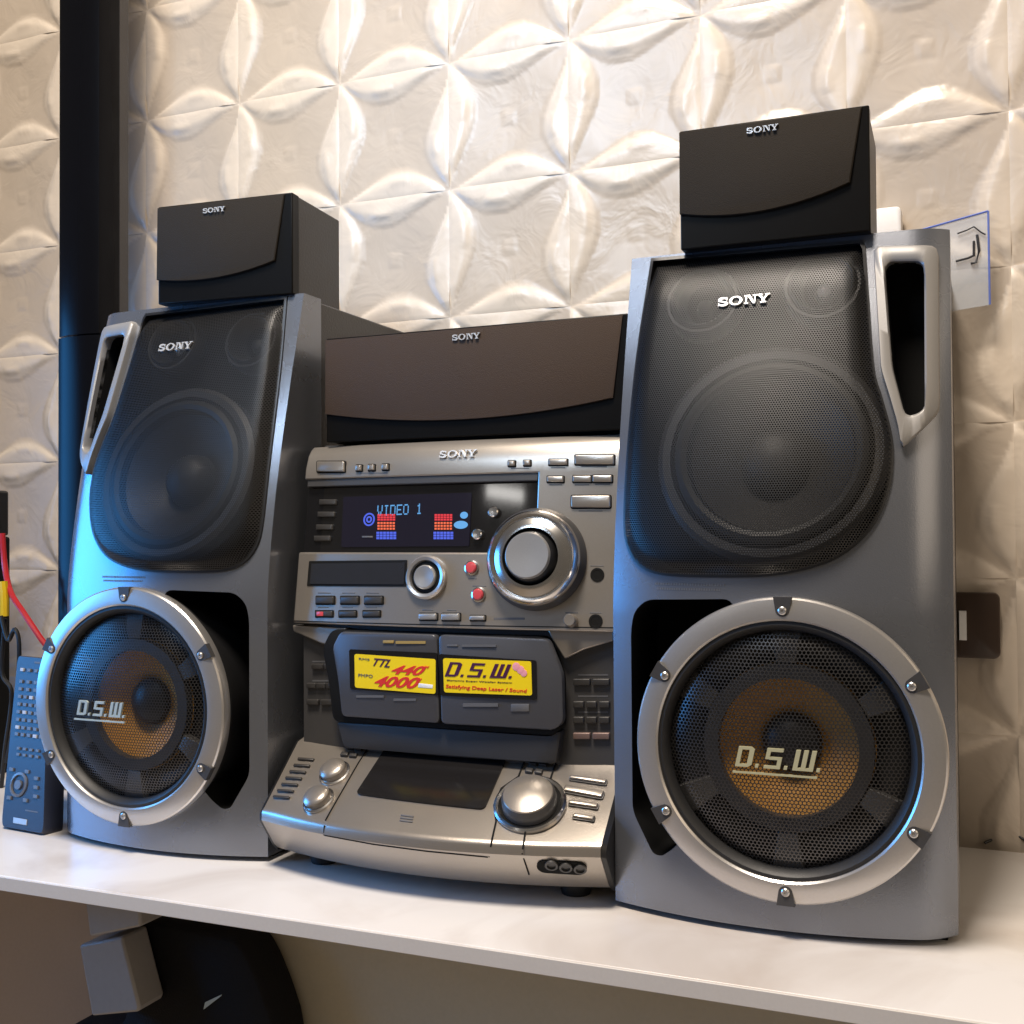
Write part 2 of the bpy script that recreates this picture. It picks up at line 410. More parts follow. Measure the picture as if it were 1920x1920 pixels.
BOARD2 = mat('taupe_board', (.42, .35, .31), .55, 0, .15, 300, .06)
EDGE = mat('pale_edge_band', (.62, .58, .53), .45, 0, .05, 500, .04)
side = empty('sideboard', (-.5, .8, -.75)); tag(side, 'long pale marbled sideboard carrying the stereo and loudspeakers', 'sideboard')
XL, XR = -1.55, .62
MB().loops([[(XL, .6265, z), (XR, .6265, z), (XR, wall_y(XR)-.011, z), (XL, wall_y(XL)-.011, z)] for z in (-.0108, 0)]).build('top_board', SHELF, side, bevel=.0008)
MB().box((XL, .6245, -.0106), (XR, .6263, -.0004)).build('edge_band', EDGE, side, bevel=.0004)
MB().box((-.54, .745, -.75), (XR-.02, .763, -.0112)).build('front_panel', BOARD, side)
MB().box((-.751, .640, -.312), (-.40, .7445, -.30)).build('lower_shelf', BOARD2, side)
MB().box((-.751, .745, -.312), (-.541, .951, -.30)).build('lower_shelf', BOARD2, side)
MB().box((XL+.02, .830, -.75), (-.752, .848, -.0112)).build('drawer_front', BOARD2, side)
MB().box((-.770, .8485, -.75), (-.752, .95, -.0112)).build('divider', BOARD2, side)
MB().box((XL+.02, .952, -.75), (XR-.02, .962, -.0112)).build('back_panel', BOARD2, side)

# ================================================================== MAIN LOUDSPEAKERS
SW = .215; RX0 = -.229; LX0 = -.509; SH = .45
def lean(z):
    t = max(0, (z-.2)/.25); return .050*t**1.35 if t < 1.2 else .05*1.2**1.35
def spk_y(u, z):
    t = (u-SW*.47)/(SW/2); q = min(1, max(0, (z-.27)/.17)); y = .730+lean(z)-.020*(1-t*t)*(1-q*q*(3-2*q)*.92)
    k = max(0, (u-(SW-.022))/.022); return y+.010*k*k
def r_surf(x, z): return spk_y(x-RX0, z)
def r_uz(px, dh=0):
    P = hit(px, lambda x, z: r_surf(x, z)-dh); return (P.x-RX0, P.z)
g_px = [(1222, 485), (1420, 468), (1622, 450), (1630, 560), (1640, 690), (1655, 745), (1672, 810), (1676, 860), (1668, 920), (1640, 985), (1590, 1035), (1530, 1063), (1440, 1080),
        (1330, 1082), (1240, 1078), (1200, 1062), (1178, 1030), (1170, 980), (1176, 850), (1190, 700), (1205, 590)]
G_UZ = [r_uz(p) for p in g_px]
G_LOOP = resample([p for i, q in enumerate(G_UZ) for p in [q]], 3) and None
def dens(P, n, sharp=()):
    Q = []; m = len(P)
    for i in range(m):
        p0, p1, p2, p3 = (Vector((*P[(i+k-1) % m], 0)) for k in range(4))
        if i in sharp or (i+1) % m in sharp:
            for k in range(10): q = p1.lerp(p2, k/10); Q.append((q.x, q.y))
            continue
        for k in range(10):
            t = k/10; q = .5*((2*p1)+(p2-p0)*t+(2*p0-5*p1+4*p2-p3)*t*t+(3*p1-p0-3*p2+p3)*t**3); Q.append((q.x, q.y))
    return resample(Q, n)
G_LOOP = dens(G_UZ, 120, (0, 1, 2))
cav_px = [(1183, 1180), (1189, 1146), (1212, 1124), (1372, 1123), (1420, 1300), (1400, 1500), (1296, 1556), (1262, 1592), (1240, 1606), (1224, 1600), (1186, 1520)]
CAV = [r_uz(p) for p in cav_px]
han_px = [(1637, 462), (1752, 461), (1760, 472), (1762, 772), (1728, 806), (1690, 842), (1684, 800), (1668, 745), (1651, 692)]
HAN = [r_uz(p, .005) for p in han_px]
slot_px = [(1658, 503), (1667, 490), (1724, 489), (1733, 500), (1734, 764), (1724, 774), (1706, 780), (1695, 774), (1673, 690)]
SLOT = [r_uz(p, .005) for p in slot_px]
SUBY = .7035
_c = on_y((1471, 1407), SUBY); SUBC = (_c.x-RX0, _c.z); SUBR = .0948
WOOF = r_uz((1432, 845), .004); TW1 = r_uz((1308, 558), .004); TW2 = r_uz((1537, 528), .004)

def cut(me, cutters, mats):
    o = bpy.data.objects.new('b', me); COL.objects.link(o)
    for m in mats: me.materials.append(m)
    tmp = []
    for cm in cutters:
        for m in mats: cm.materials.append(m)
        cm.polygons.foreach_set('material_index', [1]*len(cm.polygons))
        c = bpy.data.objects.new('c', cm); COL.objects.link(c); tmp.append(c)
        b = o.modifiers.new('b', 'BOOLEAN'); b.operation = 'DIFFERENCE'; b.solver = 'EXACT'; b.object = c
    bpy.context.view_layer.update()
    r = bpy.data.meshes.new_from_object(o.evaluated_get(bpy.context.evaluated_depsgraph_get()))
    for c in tmp+[o]: bpy.data.objects.remove(c)
    return r

def main_speaker(x0, sg, label):
    """sg=+1: u runs to +x (outer side right); sg=-1: mirrored"""
    X = lambda u: x0+sg*u
    root = empty('loudspeaker', (X(SW/2), .85, 0)); tag(root, label, 'loudspeaker', 'the pair of main loudspeakers')
    M = lambda u, z, h: Vector((X(u), spk_y(u, z)-h, z))                       # h proud of the baffle skin
    F = lambda u, z, y: Vector((X(u), y, z))
    lo, hi = min(X(0), X(SW)), max(X(0), X(SW))
    MB().box((lo+.002, .8062, .005), (hi-.002, .968, .449)).build('cabinet', CAB, root, bevel=.0015)
    MB().box((lo+.006, .742, 0), (hi-.006, .95, .0048)).build('base_plinth', DULL, root)
    # baffle: solid skin with openings cut out
    nu, nz = 40, 80; v = []; f = []
    for k in range(nz+1):
        for i in range(nu+1): v.append(M(SW*i/nu, .004+(SH-.0025)*k/nz, 0))
    n1 = len(v)
    for k in range(nz+1):
        for i in range(nu+1): v.append(F(SW*i/nu, .004+(SH-.0025)*k/nz, .806))
    for k in range(nz):
        for i in range(nu):
            a = k*(nu+1)+i; f.append((a, a+1, a+nu+2, a+nu+1)); f.append((n1+a, n1+a+nu+1, n1+a+nu+2, n1+a+1))
    for i in range(nu):
        f.append((i, n1+i, n1+i+1, i+1)); a = nz*(nu+1)+i; f.append((a, a+1, n1+a+1, n1+a))
    for k in range(nz):
        a = k*(nu+1); b = a+nu+1; f.append((a, b, n1+b, n1+a)); a += nu; b += nu; f.append((a, n1+a, n1+b, b))
    me = mesh(v, f)
    def cutter(lp, y0, y1): return mesh(*(lambda q: (q.v, q.f))(MB().loops([[F(a, b, y0) for a, b in lp], [F(a, b, y1) for a, b in lp]])))
    gin = G_LOOP
    sub = [(SUBC[0]+.0875*cos(2*pi*k/64), SUBC[1]+.0875*sin(2*pi*k/64)) for k in range(64)]
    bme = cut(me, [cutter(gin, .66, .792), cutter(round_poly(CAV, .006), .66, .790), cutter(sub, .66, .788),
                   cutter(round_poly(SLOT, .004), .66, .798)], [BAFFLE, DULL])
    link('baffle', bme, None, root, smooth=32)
    # grille of perforated metal: raised panel with bevelled flanks
    cx = sum(p[0] for p in G_LOOP)/len(G_LOOP); cz = .325
    top = max(p[1] for p in G_LOOP)
    def glevel(s, h):
        out = []
        for a, b in G_LOOP:
            u = cx+(a-cx)*s; z = cz+(b-cz)*s
            hh = h-.010*max(0, (z-(top-.028))/.028)
            out.append(M(u, z, min(h, hh) if s < .995 else h))
        return out
    lv = [(1, .0012), (.985, .0022), (.955, .0050), (.92, .0085), (.90, .0098)]+[(.9*k/10, .0102) for k in range(9, 0, -1)]
    mbg = MB().loops([glevel(s, h) for s, h in lv], False, True)
    gr = mbg.build('grille', PERF_BLACK, root, smooth=40)
    MB().loops([[M(a, b, -.003) for a, b in G_LOOP], [M(a, b, .0018) for a, b in G_LOOP],
                [M(cx+(a-cx)*.975, cz+(b-cz)*.98, .0022) for a, b in G_LOOP], [M(cx+(a-cx)*.975, cz+(b-cz)*.98, -.003) for a, b in G_LOOP]], False, False).build('grille_frame', BLACK, root)
    Ms = surf_frame(lambda x, z: spk_y((x-x0)*sg, z)-.0112, X((G_UZ[0][0]+G_UZ[2][0])/2-.005), 0)[0]
    # woofer and tweeters behind the grille
    def driver(name, c, R, y, mcone, dome):
        Fm = frame((X(c[0]), y, c[1]), (1, 0, 0), Vector((0, -1, (spk_y(c[0], c[1]+.02)-spk_y(c[0], c[1]-.02))/.04)))
        d = empty(name, (0, 0, 0)); d.parent = root; d.location = Vector((X(c[0]), y, c[1]))-root.location
        MB().lathe(Fm, [(R*1.0, -.012), (R*1.0, 0), (R*.95, .003), (R*.88, .003), (R*.87, -.004)], 56, cap0=False, cap1=False).build('basket', GREYP, d)
        MB().lathe(Fm, [(R*.87, -.004), (R*.83, .004), (R*.78, .0055), (R*.73, .004), (R*.70, -.002)], 56, cap0=False, cap1=False).build('surround', RUB, d)
        MB().lathe(Fm, [(R*.70, -.002), (R*.50, -.012), (R*.30, -.022)], 56, cap0=False, cap1=False).build('cone', mcone, d)
        MB().lathe(Fm, [(R*.31, -.021), (R*.27, -.012), (R*.18, -.006), (R*.02, -.004)], 40, cap0=False).build('dust_cap', dome, d)
        return d
    driver('woofer', WOOF, .076, spk_y(*WOOF)+.020, CONE, CONE)
    for c in (TW1, TW2): driver('tweeter', c, .0265, spk_y(*c)+.012, RUB, LOGO if c is TW2 else CONE)
    # emblem: placed where the photo shows it on the outer-handed speaker, mirrored position on the other
    pc = hit((1395, 563), lambda x, z: r_surf(x, z)-.0104); ue = pc.x-RX0
    if sg < 0: ue = SW-(ue+.012)-.012
    xe = X(ue) if sg > 0 else on_y((330, 650), spk_y(SW*.5, .41)-.0104).x
    sfe = lambda x, z: spk_y((x-x0)*sg, z)-.0106
    zz = .405 if sg > 0 else hit((330, 657), sfe).z
    if sg > 0: zz = hit((1395, 572), sfe).z
    Me, _n = surf_frame(sfe, xe, zz)
    letters('emblem', sony_shapes(), Me, .0350, LOGO, root, .0012)
    # handle: plate with a slot, proud of the baffle
    oc = (sum(p[0] for p in SLOT)/len(SLOT), sum(p[1] for p in SLOT)/len(SLOT))
    def ang(lp, n=72):
        P = resample(lp, 400); A = [(math.atan2(q[1]-oc[1], (q[0]-oc[0])*3), q) for q in P]; out = []
        for k in range(n):
            t = -pi+2*pi*k/n; out.append(min(A, key=lambda e: abs((e[0]-t+pi) % (2*pi)-pi))[1])
        return out
    o_, i_ = ang(round_poly(HAN, .004)), ang(round_poly(SLOT, .004))
    def mix(t): return [(a[0]+(b[0]-a[0])*t, a[1]+(b[1]-a[1])*t) for a, b in zip(o_, i_)]
    MB().loops([[M(a, b, -.002) for a, b in o_], [M(a, b, .0050) for a, b in o_], [M(a, b, .0062) for a, b in mix(.08)], [M(a, b, .0063) for a, b in mix(.86)],
                [M(a, b, .0050) for a, b in mix(1)], [M(a, b, -.004) for a, b in i_]], False, False).build('handle', HANDLE, root, smooth=50)
    # small printed lines under the grille
    for k, (p0, p1) in enumerate((((1228, 1094), (1360, 1094)), ((1232, 1103), (1352, 1103)))):
        a = r_uz(p0); b = r_uz(p1)
        if sg < 0:
            a, b = (SW-b[0]-.03, b[1]), (SW-a[0]-.03, a[1])
            if k == 0: pass
        lp = rect(min(a[0], b[0]), a[1]-.0008, max(a[0], b[0]), a[1]+.0008)
        n = 26; mbp = MB()
        for q in range(n):
            ua = lp[0][0]+(lp[1][0]-lp[0][0])*(q+random.uniform(0, .2))/n; ub = ua+(lp[1][0]-lp[0][0])*.62/n
            mbp.prism(M, rect(ua, a[1]-.0009, ub, a[1]+.0006), -.0002, .0002)
        mbp.build('printed_text', GREYPR, root, smooth=0)
    # ---- subwoofer
    cxx, czz = X(SUBC[0]), SUBC[1]
    Fs = lambda a, b, h: Vector((cxx+a, SUBY-h, czz+b))
    sw = empty('subwoofer'); sw.parent = root; sw.location = Vector((cxx, SUBY, czz))-root.location
    MB().lathe(Fs, [(.083, -.082), (.087, -.075), (.088, -.018), (.0935, -.012), (.0935, -.0085), (.081, -.0085), (.079, -.03), (.079, -.082)], 72, cap0=False, cap1=False).build('housing', BLACK, sw)
    # flange ring with six notches that hold the screws
    nn = 144; tabs = [90+60*k for k in range(6)]
    prof = [(SUBR-.0005, -.0085), (SUBR, -.0030), (SUBR-.0005, -.0004), (SUBR-.0016, .0008), (.0860, .0026), (.0812, .0026), (.0800, .0014), (.0795, -.003), (.0795, -.0085)]
    MB().lathe(Fs, prof, nn, cap0=False, cap1=False).build('flange_ring', RING, sw, smooth=22)
    for tdeg in tabs:
        t = radians(tdeg); O = Fs(.0885*cos(t), .0885*sin(t), .0016)
        Mt = frame(O, (-sin(t), 0, cos(t)), (0, -1, 0))
        # a: tangential, b: radial (pointing to the rim)
        e = Mt(0, .001, 0)-Mt(0, 0, 0); sgn = 1 if (e.x*cos(t)+e.z*sin(t)) > 0 else -1
        lp = [(.0056, .0062*sgn), (-.0056, .0062*sgn)]+[(.0044*cos(a), (-.0016-.0044*sin(a))*sgn) for a in [pi-pi*k/8 for k in range(9)]]
        nt_ = MB().prism(Mt, lp, -.004, .0012).build('notch', GREYP, sw)
        Mscr = frame(Mt(0, -.0022*sgn, .0012), (-sin(t), 0, cos(t)), (0, -1, 0))
        MB().lathe(Mscr, [(.0026, -.001), (.0026, .0006), (.0019, .0012), (.0009, .0012), (.0008, .0006)], 20).build('screw', RING, nt_)
    MB().lathe(Fs, [(.0797, -.012), (.0797, .0006), (.0775, .0012), (.0750, -.001), (.0735, -.006)], 72, cap0=False, cap1=False).build('trim_ring', RUB, sw)
    MB().lathe(Fs, [(.0745, -.006), (.068, -.0025), (.058, .0012), (.044, .0040), (.028, .0058), (.012, .0066), (.002, .0067)], 72, cap0=False).build('mesh_cover', PERF_STEEL, sw, smooth=60)
    # basket with six spokes behind the mesh
    mbb = MB()
    hexo = [(.052*cos(radians(30+60*k)), .052*sin(radians(30+60*k))) for k in range(6)]
    hexi = [(.0435*cos(2*pi*k/36), .0435*sin(2*pi*k/36)) for k in range(36)]
    ho = resample([(.0525*cos(2*pi*k/36), .0525*sin(2*pi*k/36)) for k in range(36)], 36)
    mbb.loops([[Fs(a, b, -.016) for a, b in ho], [Fs(a, b, -.009) for a, b in ho], [Fs(a, b, -.009) for a, b in hexi], [Fs(a, b, -.016) for a, b in hexi]], False, False)
    mbb.build('inner_ring', DGREY, sw)
    for k in range(6):
        t = radians(30+60*k); Mt = lambda a, b, h, t=t: Fs(a*cos(t)-b*sin(t), a*sin(t)+b*cos(t), h)
        MB().prism(Mt, [(.0526, -.006), (.0526, .006), (.0778, .010), (.0778, -.010)], -.016, -.0095, .001).build('spoke', SPOKE, sw)
    MB().lathe(Fs, [(.078, -.022), (.070, -.018), (.064, -.018), (.058, -.020), (.052, -.022)], 64, cap0=False, cap1=False).build('surround', RUB, sw)
    MB().lathe(Fs, [(.053, -.017), (.046, -.018), (.030, -.026), (.019, -.031)], 64, cap0=False, cap1=False).build('cone', AMBER, sw)
    MB().lathe(Fs, [(.0195, -.033), (.0175, -.026), (.012, -.022), (.003, -.020)], 40, cap0=False).build('dust_cap', BLACK, sw)
    MB().lathe(Fs, [(.0785, -.075), (.002, -.075)], 40, cap0=False).build('back_plate', DULL, sw)
    # emblem on the mesh
    e0 = on_y((1456, 1425), SUBY-.008) if sg > 0 else on_y((188, 1330), SUBY-.008)
    Mb = lambda a, b, h: Vector((e0.x+a, SUBY-.0070-h, e0.z-.0055+b))
    letters('emblem', dsw_shapes(), Mb, .051 if sg > 0 else .048, PALEY if sg > 0 else PALEG, sw, .0015)
    MB().prism(Mb, rect(-.027, -.0042, .024, -.0030), -.0003, .0012).build('emblem_line', PALEY if sg > 0 else PALEG, sw)
    return root
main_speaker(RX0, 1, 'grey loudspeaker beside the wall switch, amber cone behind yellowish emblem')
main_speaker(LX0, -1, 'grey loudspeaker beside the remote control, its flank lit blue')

# ================================================================== SATELLITE AND CENTRE SPEAKERS
def satellite(name, FL, FR, z0, z1, depth, label, cat, cloth, arc, emb, group=None, embw=.026, tilt=.0018):
    """FL/FR: front bottom corners in plan; arc: lower cloth edge in unit coordinates"""
    FL = Vector((*FL, z0)); FR = Vector((*FR, z0)); e1 = (FR-FL); w = e1.length; e1.normalize(); nrm = Vector((e1.y, -e1.x, 0)); h = z1-z0
    root = empty(name, ((FL+FR)/2-nrm*depth/2)); tag(root, label, cat, group)
    M = lambda a, b, q: FL+e1*a+Vector((0, 0, b))+nrm*q
    MB().loops([[M(a, b, -depth) for a, b in rect(.001, .0, w-.001, h)], [M(a, b, -.012) for a, b in rect(.001, .0, w-.001, h)]]).build('cabinet', SATB, root, bevel=.0012)
    MB().loops([[M(a, b, -.0118) for a, b in rect(0, 0.0004, w, h)], [M(a, b, 0) for a, b in rect(0, 0.0004, w, h)]]).build('front_frame', FRAMEB, root, bevel=.001)
    lp = [(p[0]*w, p[1]*h) for p in arc]
    def hh(b): return .0008+tilt*(1-b/h)
    L0 = [M(a, b, -.002) for a, b in lp]; L1 = [M(a, b, hh(b)) for a, b in lp]
    cx = sum(p[0] for p in lp)/len(lp); cz = sum(p[1] for p in lp)/len(lp)
    L2 = [M(cx+(a-cx)*.985, cz+(b-cz)*.98, hh(b)+.0007) for a, b in lp]
    MB().loops([L0, L1, L2]).build('cloth_grille', cloth, root, smooth=40)
    ex, ez = emb[0]*w, emb[1]*h
    Me = lambda a, b, q: M(ex+a, ez+b-.003, hh(ez+b-.003)+.0007+q)
    letters('emblem', sony_shapes(), Me, embw, LOGO, root, .0011)
    return root
def arcs(xr, yr, yl, ym, n=20, xt=.96, xl=.0):
    out = [(xl, .985), (xt, .985)]
    for k in range(n+1):
        t = k/n; x = xr+(xl-xr)*t
        s = (xr-x)/(xr-xl)     # quadratic through (xr,yr),(mid,ym),(xl,yl)
        y = yr*(1-s)**2+ (4*ym-yr-yl)/2*2*s*(1-s)+yl*s*s
        out.append((x, y))
    return out
satellite('satellite_speaker', (-.1898, .7677), (-.0622, .770), .4505, .535, .085, 'black satellite speaker on top of the loudspeaker beside the wall switch', 'speaker', CLOTH,
          arcs(.90, .40, .30, .25, xt=.965), (.455, .925), 'satellite speakers on the loudspeakers', embw=.0215)
satellite('satellite_speaker', (-.6460, .7648), (-.5172, .7757), .4505, .535, .088, 'black satellite speaker on top of the loudspeaker beside the remote control', 'speaker', CLOTH,
          arcs(.88, .34, .25, .22, xt=.95), (.44, .91), 'satellite speakers on the loudspeakers', embw=.0215)
satellite('centre_speaker', (-.4830, .772), (-.2300, .772), .3262, .4105, .10, 'wide black centre speaker with brown cloth on top of the stereo', 'speaker', CLOTHB,
          arcs(.955, .28, .275, .16, xt=.985), (.497, .915), embw=.0235, tilt=.001)

# ================================================================== STEREO SYSTEM
UX0, UX1 = -.499, -.2335; UXC = -.366; UHW = .133
ub = lambda x: 1-((x-UXC)/UHW)**2
def u_surf(x, z): return .748+.15*(z-.185)-.008*ub(x)               # main fascia
def d_surf(x, z): return u_surf(x, z)+.006                           # display window, set back
def c_surf(x, z): return .757-.006*ub(x)                             # cassette zone
def t_surf(x, z): t = (.0885-z)/.043; return .755-t*(.048+.024*ub(x))  # tray top
def cd_surf(x, z): return c_surf(x, z)-.012                          # cassette doors
U = empty('stereo_system', ((UX0+UX1)/2, .84, 0)); tag(U, 'champagne silver stereo system with lit display and cassette decks', 'stereo')
MB().box((UX0+.006, .775, .018), (UX1-.006, .955, .3195)).build('body', DGREY, U, bevel=.001)
for x in (UX0+.03, UX1-.03):
    for y in (.745, .93): MB().lathe(frame((x, y, 0), (1, 0, 0), (0, 0, 1)), [(.010, 0), (.011, .004), (.011, .0185)], 20).build('foot', RUB, U)
# fascia as a C-shaped curved plate
zl0 = hit((800, 1177), u_surf).z; zl1 = hit((700, 1036), u_surf).z; zt0 = hit((800, 892), u_surf).z; ZT = .3235; xd1 = hit((1007, 930), u_surf).x
xs = [UX0+(xd1-UX0)*k/22 for k in range(23)]+[xd1+(UX1-xd1)*k/8 for k in range(1, 9)]
zs = [zl0, zl0+(zl1-zl0)*.5, zl1, zl1+(zt0-zl1)*.5, zt0, zt0+.4*(ZT-.006-zt0), ZT-.008, ZT-.003, ZT]
def fy(x, z):
    y = u_surf(x, min(z, ZT-.014))+max(0, z-(ZT-.014))*.55
    return y+ (.004 if z > ZT-.002 else (.0012 if z > ZT-.005 else 0))
keep = lambda i, j: not (i < 22 and 2 <= j < 4)
v = []; f = []; idx = {}
def vid(i, j, b):
    k = (i, j, b)
    if k not in idx:
        idx[k] = len(v); y = fy(xs[i], zs[j]); v.append((xs[i], y+(.016 if b else 0), zs[j]))
    return idx[k]
ni, nj = len(xs)-1, len(zs)-1
for i in range(ni):
    for j in range(nj):
        if not keep(i, j): continue
        f.append([vid(i, j, 0), vid(i+1, j, 0), vid(i+1, j+1, 0), vid(i, j+1, 0)]); f.append([vid(i, j, 1), vid(i, j+1, 1), vid(i+1, j+1, 1), vid(i+1, j, 1)])
        for (di, dj, a, b) in ((-1, 0, (i, j), (i, j+1)), (1, 0, (i+1, j), (i+1, j+1)), (0, -1, (i, j), (i+1, j)), (0, 1, (i, j+1), (i+1, j+1))):
            q, w = i+di, j+dj
            if not (0 <= q < ni and 0 <= w < nj and keep(q, w)): f.append([vid(*a, 0), vid(*b, 0), vid(*b, 1), vid(*a, 1)])
link('fascia', mesh(v, f), CHAMP, U, smooth=30, bevel=.0012)
MB().loops([[(UX0+.003, .790, .320), (UX1-.003, .790, .320), (UX1-.003, .955, .320), (UX0+.003, .955, .320)], [(UX0+.003, .790, .3258), (UX1-.003, .790, .3258), (UX1-.003, .955, .3258), (UX0+.003, .955, .3258)]]).build('top_cover', GREYP, U, bevel=.001)
def strip(name, surf, x0, x1, z0, z1, m, th=.006, n=20, **k):
    mb = MB(); L = []
    for i in range(n+1):
        x = x0+(x1-x0)*i/n
        L.append([(x, surf(x, z0), z0), (x, surf(x, z1), z1), (x, surf(x, z1)+th, z1), (x, surf(x, z0)+th, z0)])
    return MB().loops(L).build(name, m, U, **k)
strip('display_window', d_surf, UX0+.001, xd1+.004, zl1-.003, zt0+.003, GLOSS, .008)
# ledge above the display (soft dark lip)
strip('display_lip', lambda x, z: u_surf(x, z)+.0015, UX0+.002, xd1-.0005, zt0-.0060, zt0+.0005, GREYP, .006, bevel=.0008)
disp = px_flat('display', [(645, 932), (885, 924), (880, 1024), (641, 1026)], d_surf, DISP, U, h=.0008, rad=.03)
for k, (x0, x1, y) in enumerate(((601, 632, 942), (598, 629, 965), (595, 625, 989), (591, 621, 1010))):
    px_button('side_button', (x0, y-5, x1, y+5), d_surf, .0022, BTN, U)
ds = lambda x, z: d_surf(x, z)-.0010
# dot matrix text
FONT = {'V': ['10001', '10001', '10001', '10001', '01010', '01010', '00100'], 'I': ['01110', '00100', '00100', '00100', '00100', '00100', '01110'], 'D': ['11110', '10001', '10001', '10001', '10001', '10001', '11110'],
        'E': ['11111', '10000', '10000', '11110', '10000', '10000', '11111'], 'O': ['01110', '10001', '10001', '10001', '10001', '10001', '01110'], '1': ['00100', '01100', '00100', '00100', '00100', '00100', '01110'], ' ': ['00000']*7}
Q = px_quad([(708, 948), (792, 944), (791, 964), (707, 968)], ds); nrm = Vector((0, -1, -.1)).normalized()
mb = MB()
for k, ch in enumerate('VIDEO 1'):
    for r, row in enumerate(FONT[ch]):
        for c, b in enumerate(row):
            if b == '1':
                a = (k*6+c)/41; z = 1-r/7
                mb.loops([[bil(Q, a, z)+nrm*h, bil(Q, a+.020, z)+nrm*h, bil(Q, a+.020, z-.115)+nrm*h, bil(Q, a, z-.115)+nrm*h] for h in (-.0002, .0002)])
mb.build('display_text', E_CYAN, disp, smooth=0)
def bars(rect_, rows, cols, m, name, fill=.78):
    Q = px_quad(rect_, ds); mb = MB()
    for r in range(rows):
        for c in range(cols):
            a0 = c/cols; z0 = r/rows
            mb.loops([[bil(Q, a0, z0)+nrm*h, bil(Q, a0+fill/cols, z0)+nrm*h, bil(Q, a0+fill/cols, z0+fill/rows)+nrm*h, bil(Q, a0, z0+fill/rows)+nrm*h] for h in (-.0002, .0002)])
    return mb.build(name, m, disp, smooth=0)
for x in (708, 815):
    bars((x, 963, x+34, 976), 3, 6, E_RED, 'level_bar'); bars((x, 977, x+34, 993), 3, 6, E_ORANGE, 'level_bar', .66); bars((x-2, 996, x+36, 1011), 3, 6, E_BLUE, 'level_bar')
    bars((x, 974, x+34, 994.5), 2, 3, E_RED, 'level_bar', .86) if False else None
def dlathe(name, px, r0, r1, m, ax=1.):
    P, M, n = at_px(px, ds); MB().lathe(lambda a, b, h: M(a*ax, b, h), [(r0, -.0002), (r0, .0002), (r1, .0002), (r1, -.0002)], 24, cap0=False, cap1=False).build(name, m, disp, smooth=0)
dlathe('disc_icon', (692, 974), .0052, .0040, E_BLUE); dlathe('disc_icon', (692, 974), .0026, .0014, E_BLUE)
dlathe('pill_icon', (864, 984), .0030, .0001, E_CYAN, 1.9); dlathe('dot_icon', (870, 966), .0026, .0001, E_CYAN, 1.2)
px_flat('display_word', (679, 1005, 699, 1008), ds, GREYPR, disp, .0003)
def knob(name, px, surf, prof, m, parent=U, n=40):
    P, M, nn = at_px(px, surf); return MB().lathe(M, prof, n).build(name, m, parent), M
for px in ((928, 961), (898, 1003)):
    knob('small_knob', px, d_surf, [(.0040, -.001), (.0040, .004), (.0032, .0048), (.0005, .0046)], CHROME)
# buttons on the fascia
def framed(name, r, m=CHAMP, h=.0022):
    x0, y0, x1, y1 = r; px_flat('button_gap', (x0-2.2, y0-2.2, x1+2.2, y1+2.4), u_surf, DULL, U, .0003, .15)
    return px_button(name, r, u_surf, h, m, U, .0006)
def topsurf(x, z): return fy(x, z)
def framed_top(name, r, m=CHAMP, h=.002):
    x0, y0, x1, y1 = r; px_flat('button_gap', (x0-2.2, y0-2.2, x1+2.2, y1+2.4), topsurf, DULL, U, .0003, .15)
    return px_button(name, r, topsurf, h, m, U, .0006)
framed_top('power_button', (596, 866, 647, 885))
for r in ((669, 873, 679, 883), (692, 872, 703, 882), (718, 871, 729, 881), (954, 865, 966, 874), (983, 864, 995, 873)): framed_top('small_button', r, h=.0025)
for r in ((1030, 862, 1064, 872), (1079, 854, 1152, 871)): framed_top('function_button', r)
for r in ((1027, 894, 1057, 904), (1075, 893, 1109, 904), (1112, 892, 1148, 904), (1072, 930, 1145, 952)): framed('function_button', r)
P, M, n = at_px((858, 858), topsurf); letters('emblem', sony_shapes(), M, .0310, LOGO, U, .0007)
for r in ((600, 888, 640, 890), (672, 886, 727, 888), (958, 877, 992, 879), (1033, 876, 1060, 878), (1090, 874, 1138, 876), (1030, 908, 1054, 910), (1078, 908, 1105, 910), (1116, 907, 1144, 909), (1085, 957, 1130, 959),
          (1107, 1060, 1132, 1062), (1106, 1148, 1128, 1150), (1060, 1148, 1084, 1150), (878, 1084, 894, 1086), (886, 1098, 912, 1100)): px_flat('printed_word', r, topsurf, GREYPR, U, .0002)
for x in (596, 642, 687): px_flat('printed_word', (x, 1111, x+24, 1113), topsurf, GREYPR, U, .0002); px_flat('printed_word', (x, 1138, x+20, 1140), topsurf, GREYPR, U, .0002)
# big volume knob
cpx = (1000, 1046)
P, M, n = at_px(cpx, lambda x, z: u_surf(x, z)-.008)
vk = empty('volume_knob'); vk.parent = U; vk.location = P-U.location
MB().lathe(M, [(.0375, -.010), (.0368, -.004), (.0345, -.001)], 72, cap1=False).build('knob_collar', GREYP, vk)
MB().lathe(M, [(.0345, -.006), (.0345, .001), (.0335, .0042), (.0308, .0064), (.0296, .0060), (.0290, .0046), (.0280, .0048), (.0240, .0078), (.0208, .0082), (.0200, .0060), (.0197, -.004)], 80, cap0=False, cap1=False).build('knob_ring', CHROME, vk, smooth=40)
MB().lathe(M, [(.0196, -.004), (.0190, .004), (.0176, .0110), (.0166, .0128)], 64, cap0=False, cap1=False).build('knob_skirt', BLACK, vk)
MB().lathe(M, [(.0168, .010), (.0165, .0142), (.0156, .0154), (.008, .0150), (.001, .0148)], 64, cap0=False).build('knob_cap', SILVER, vk)
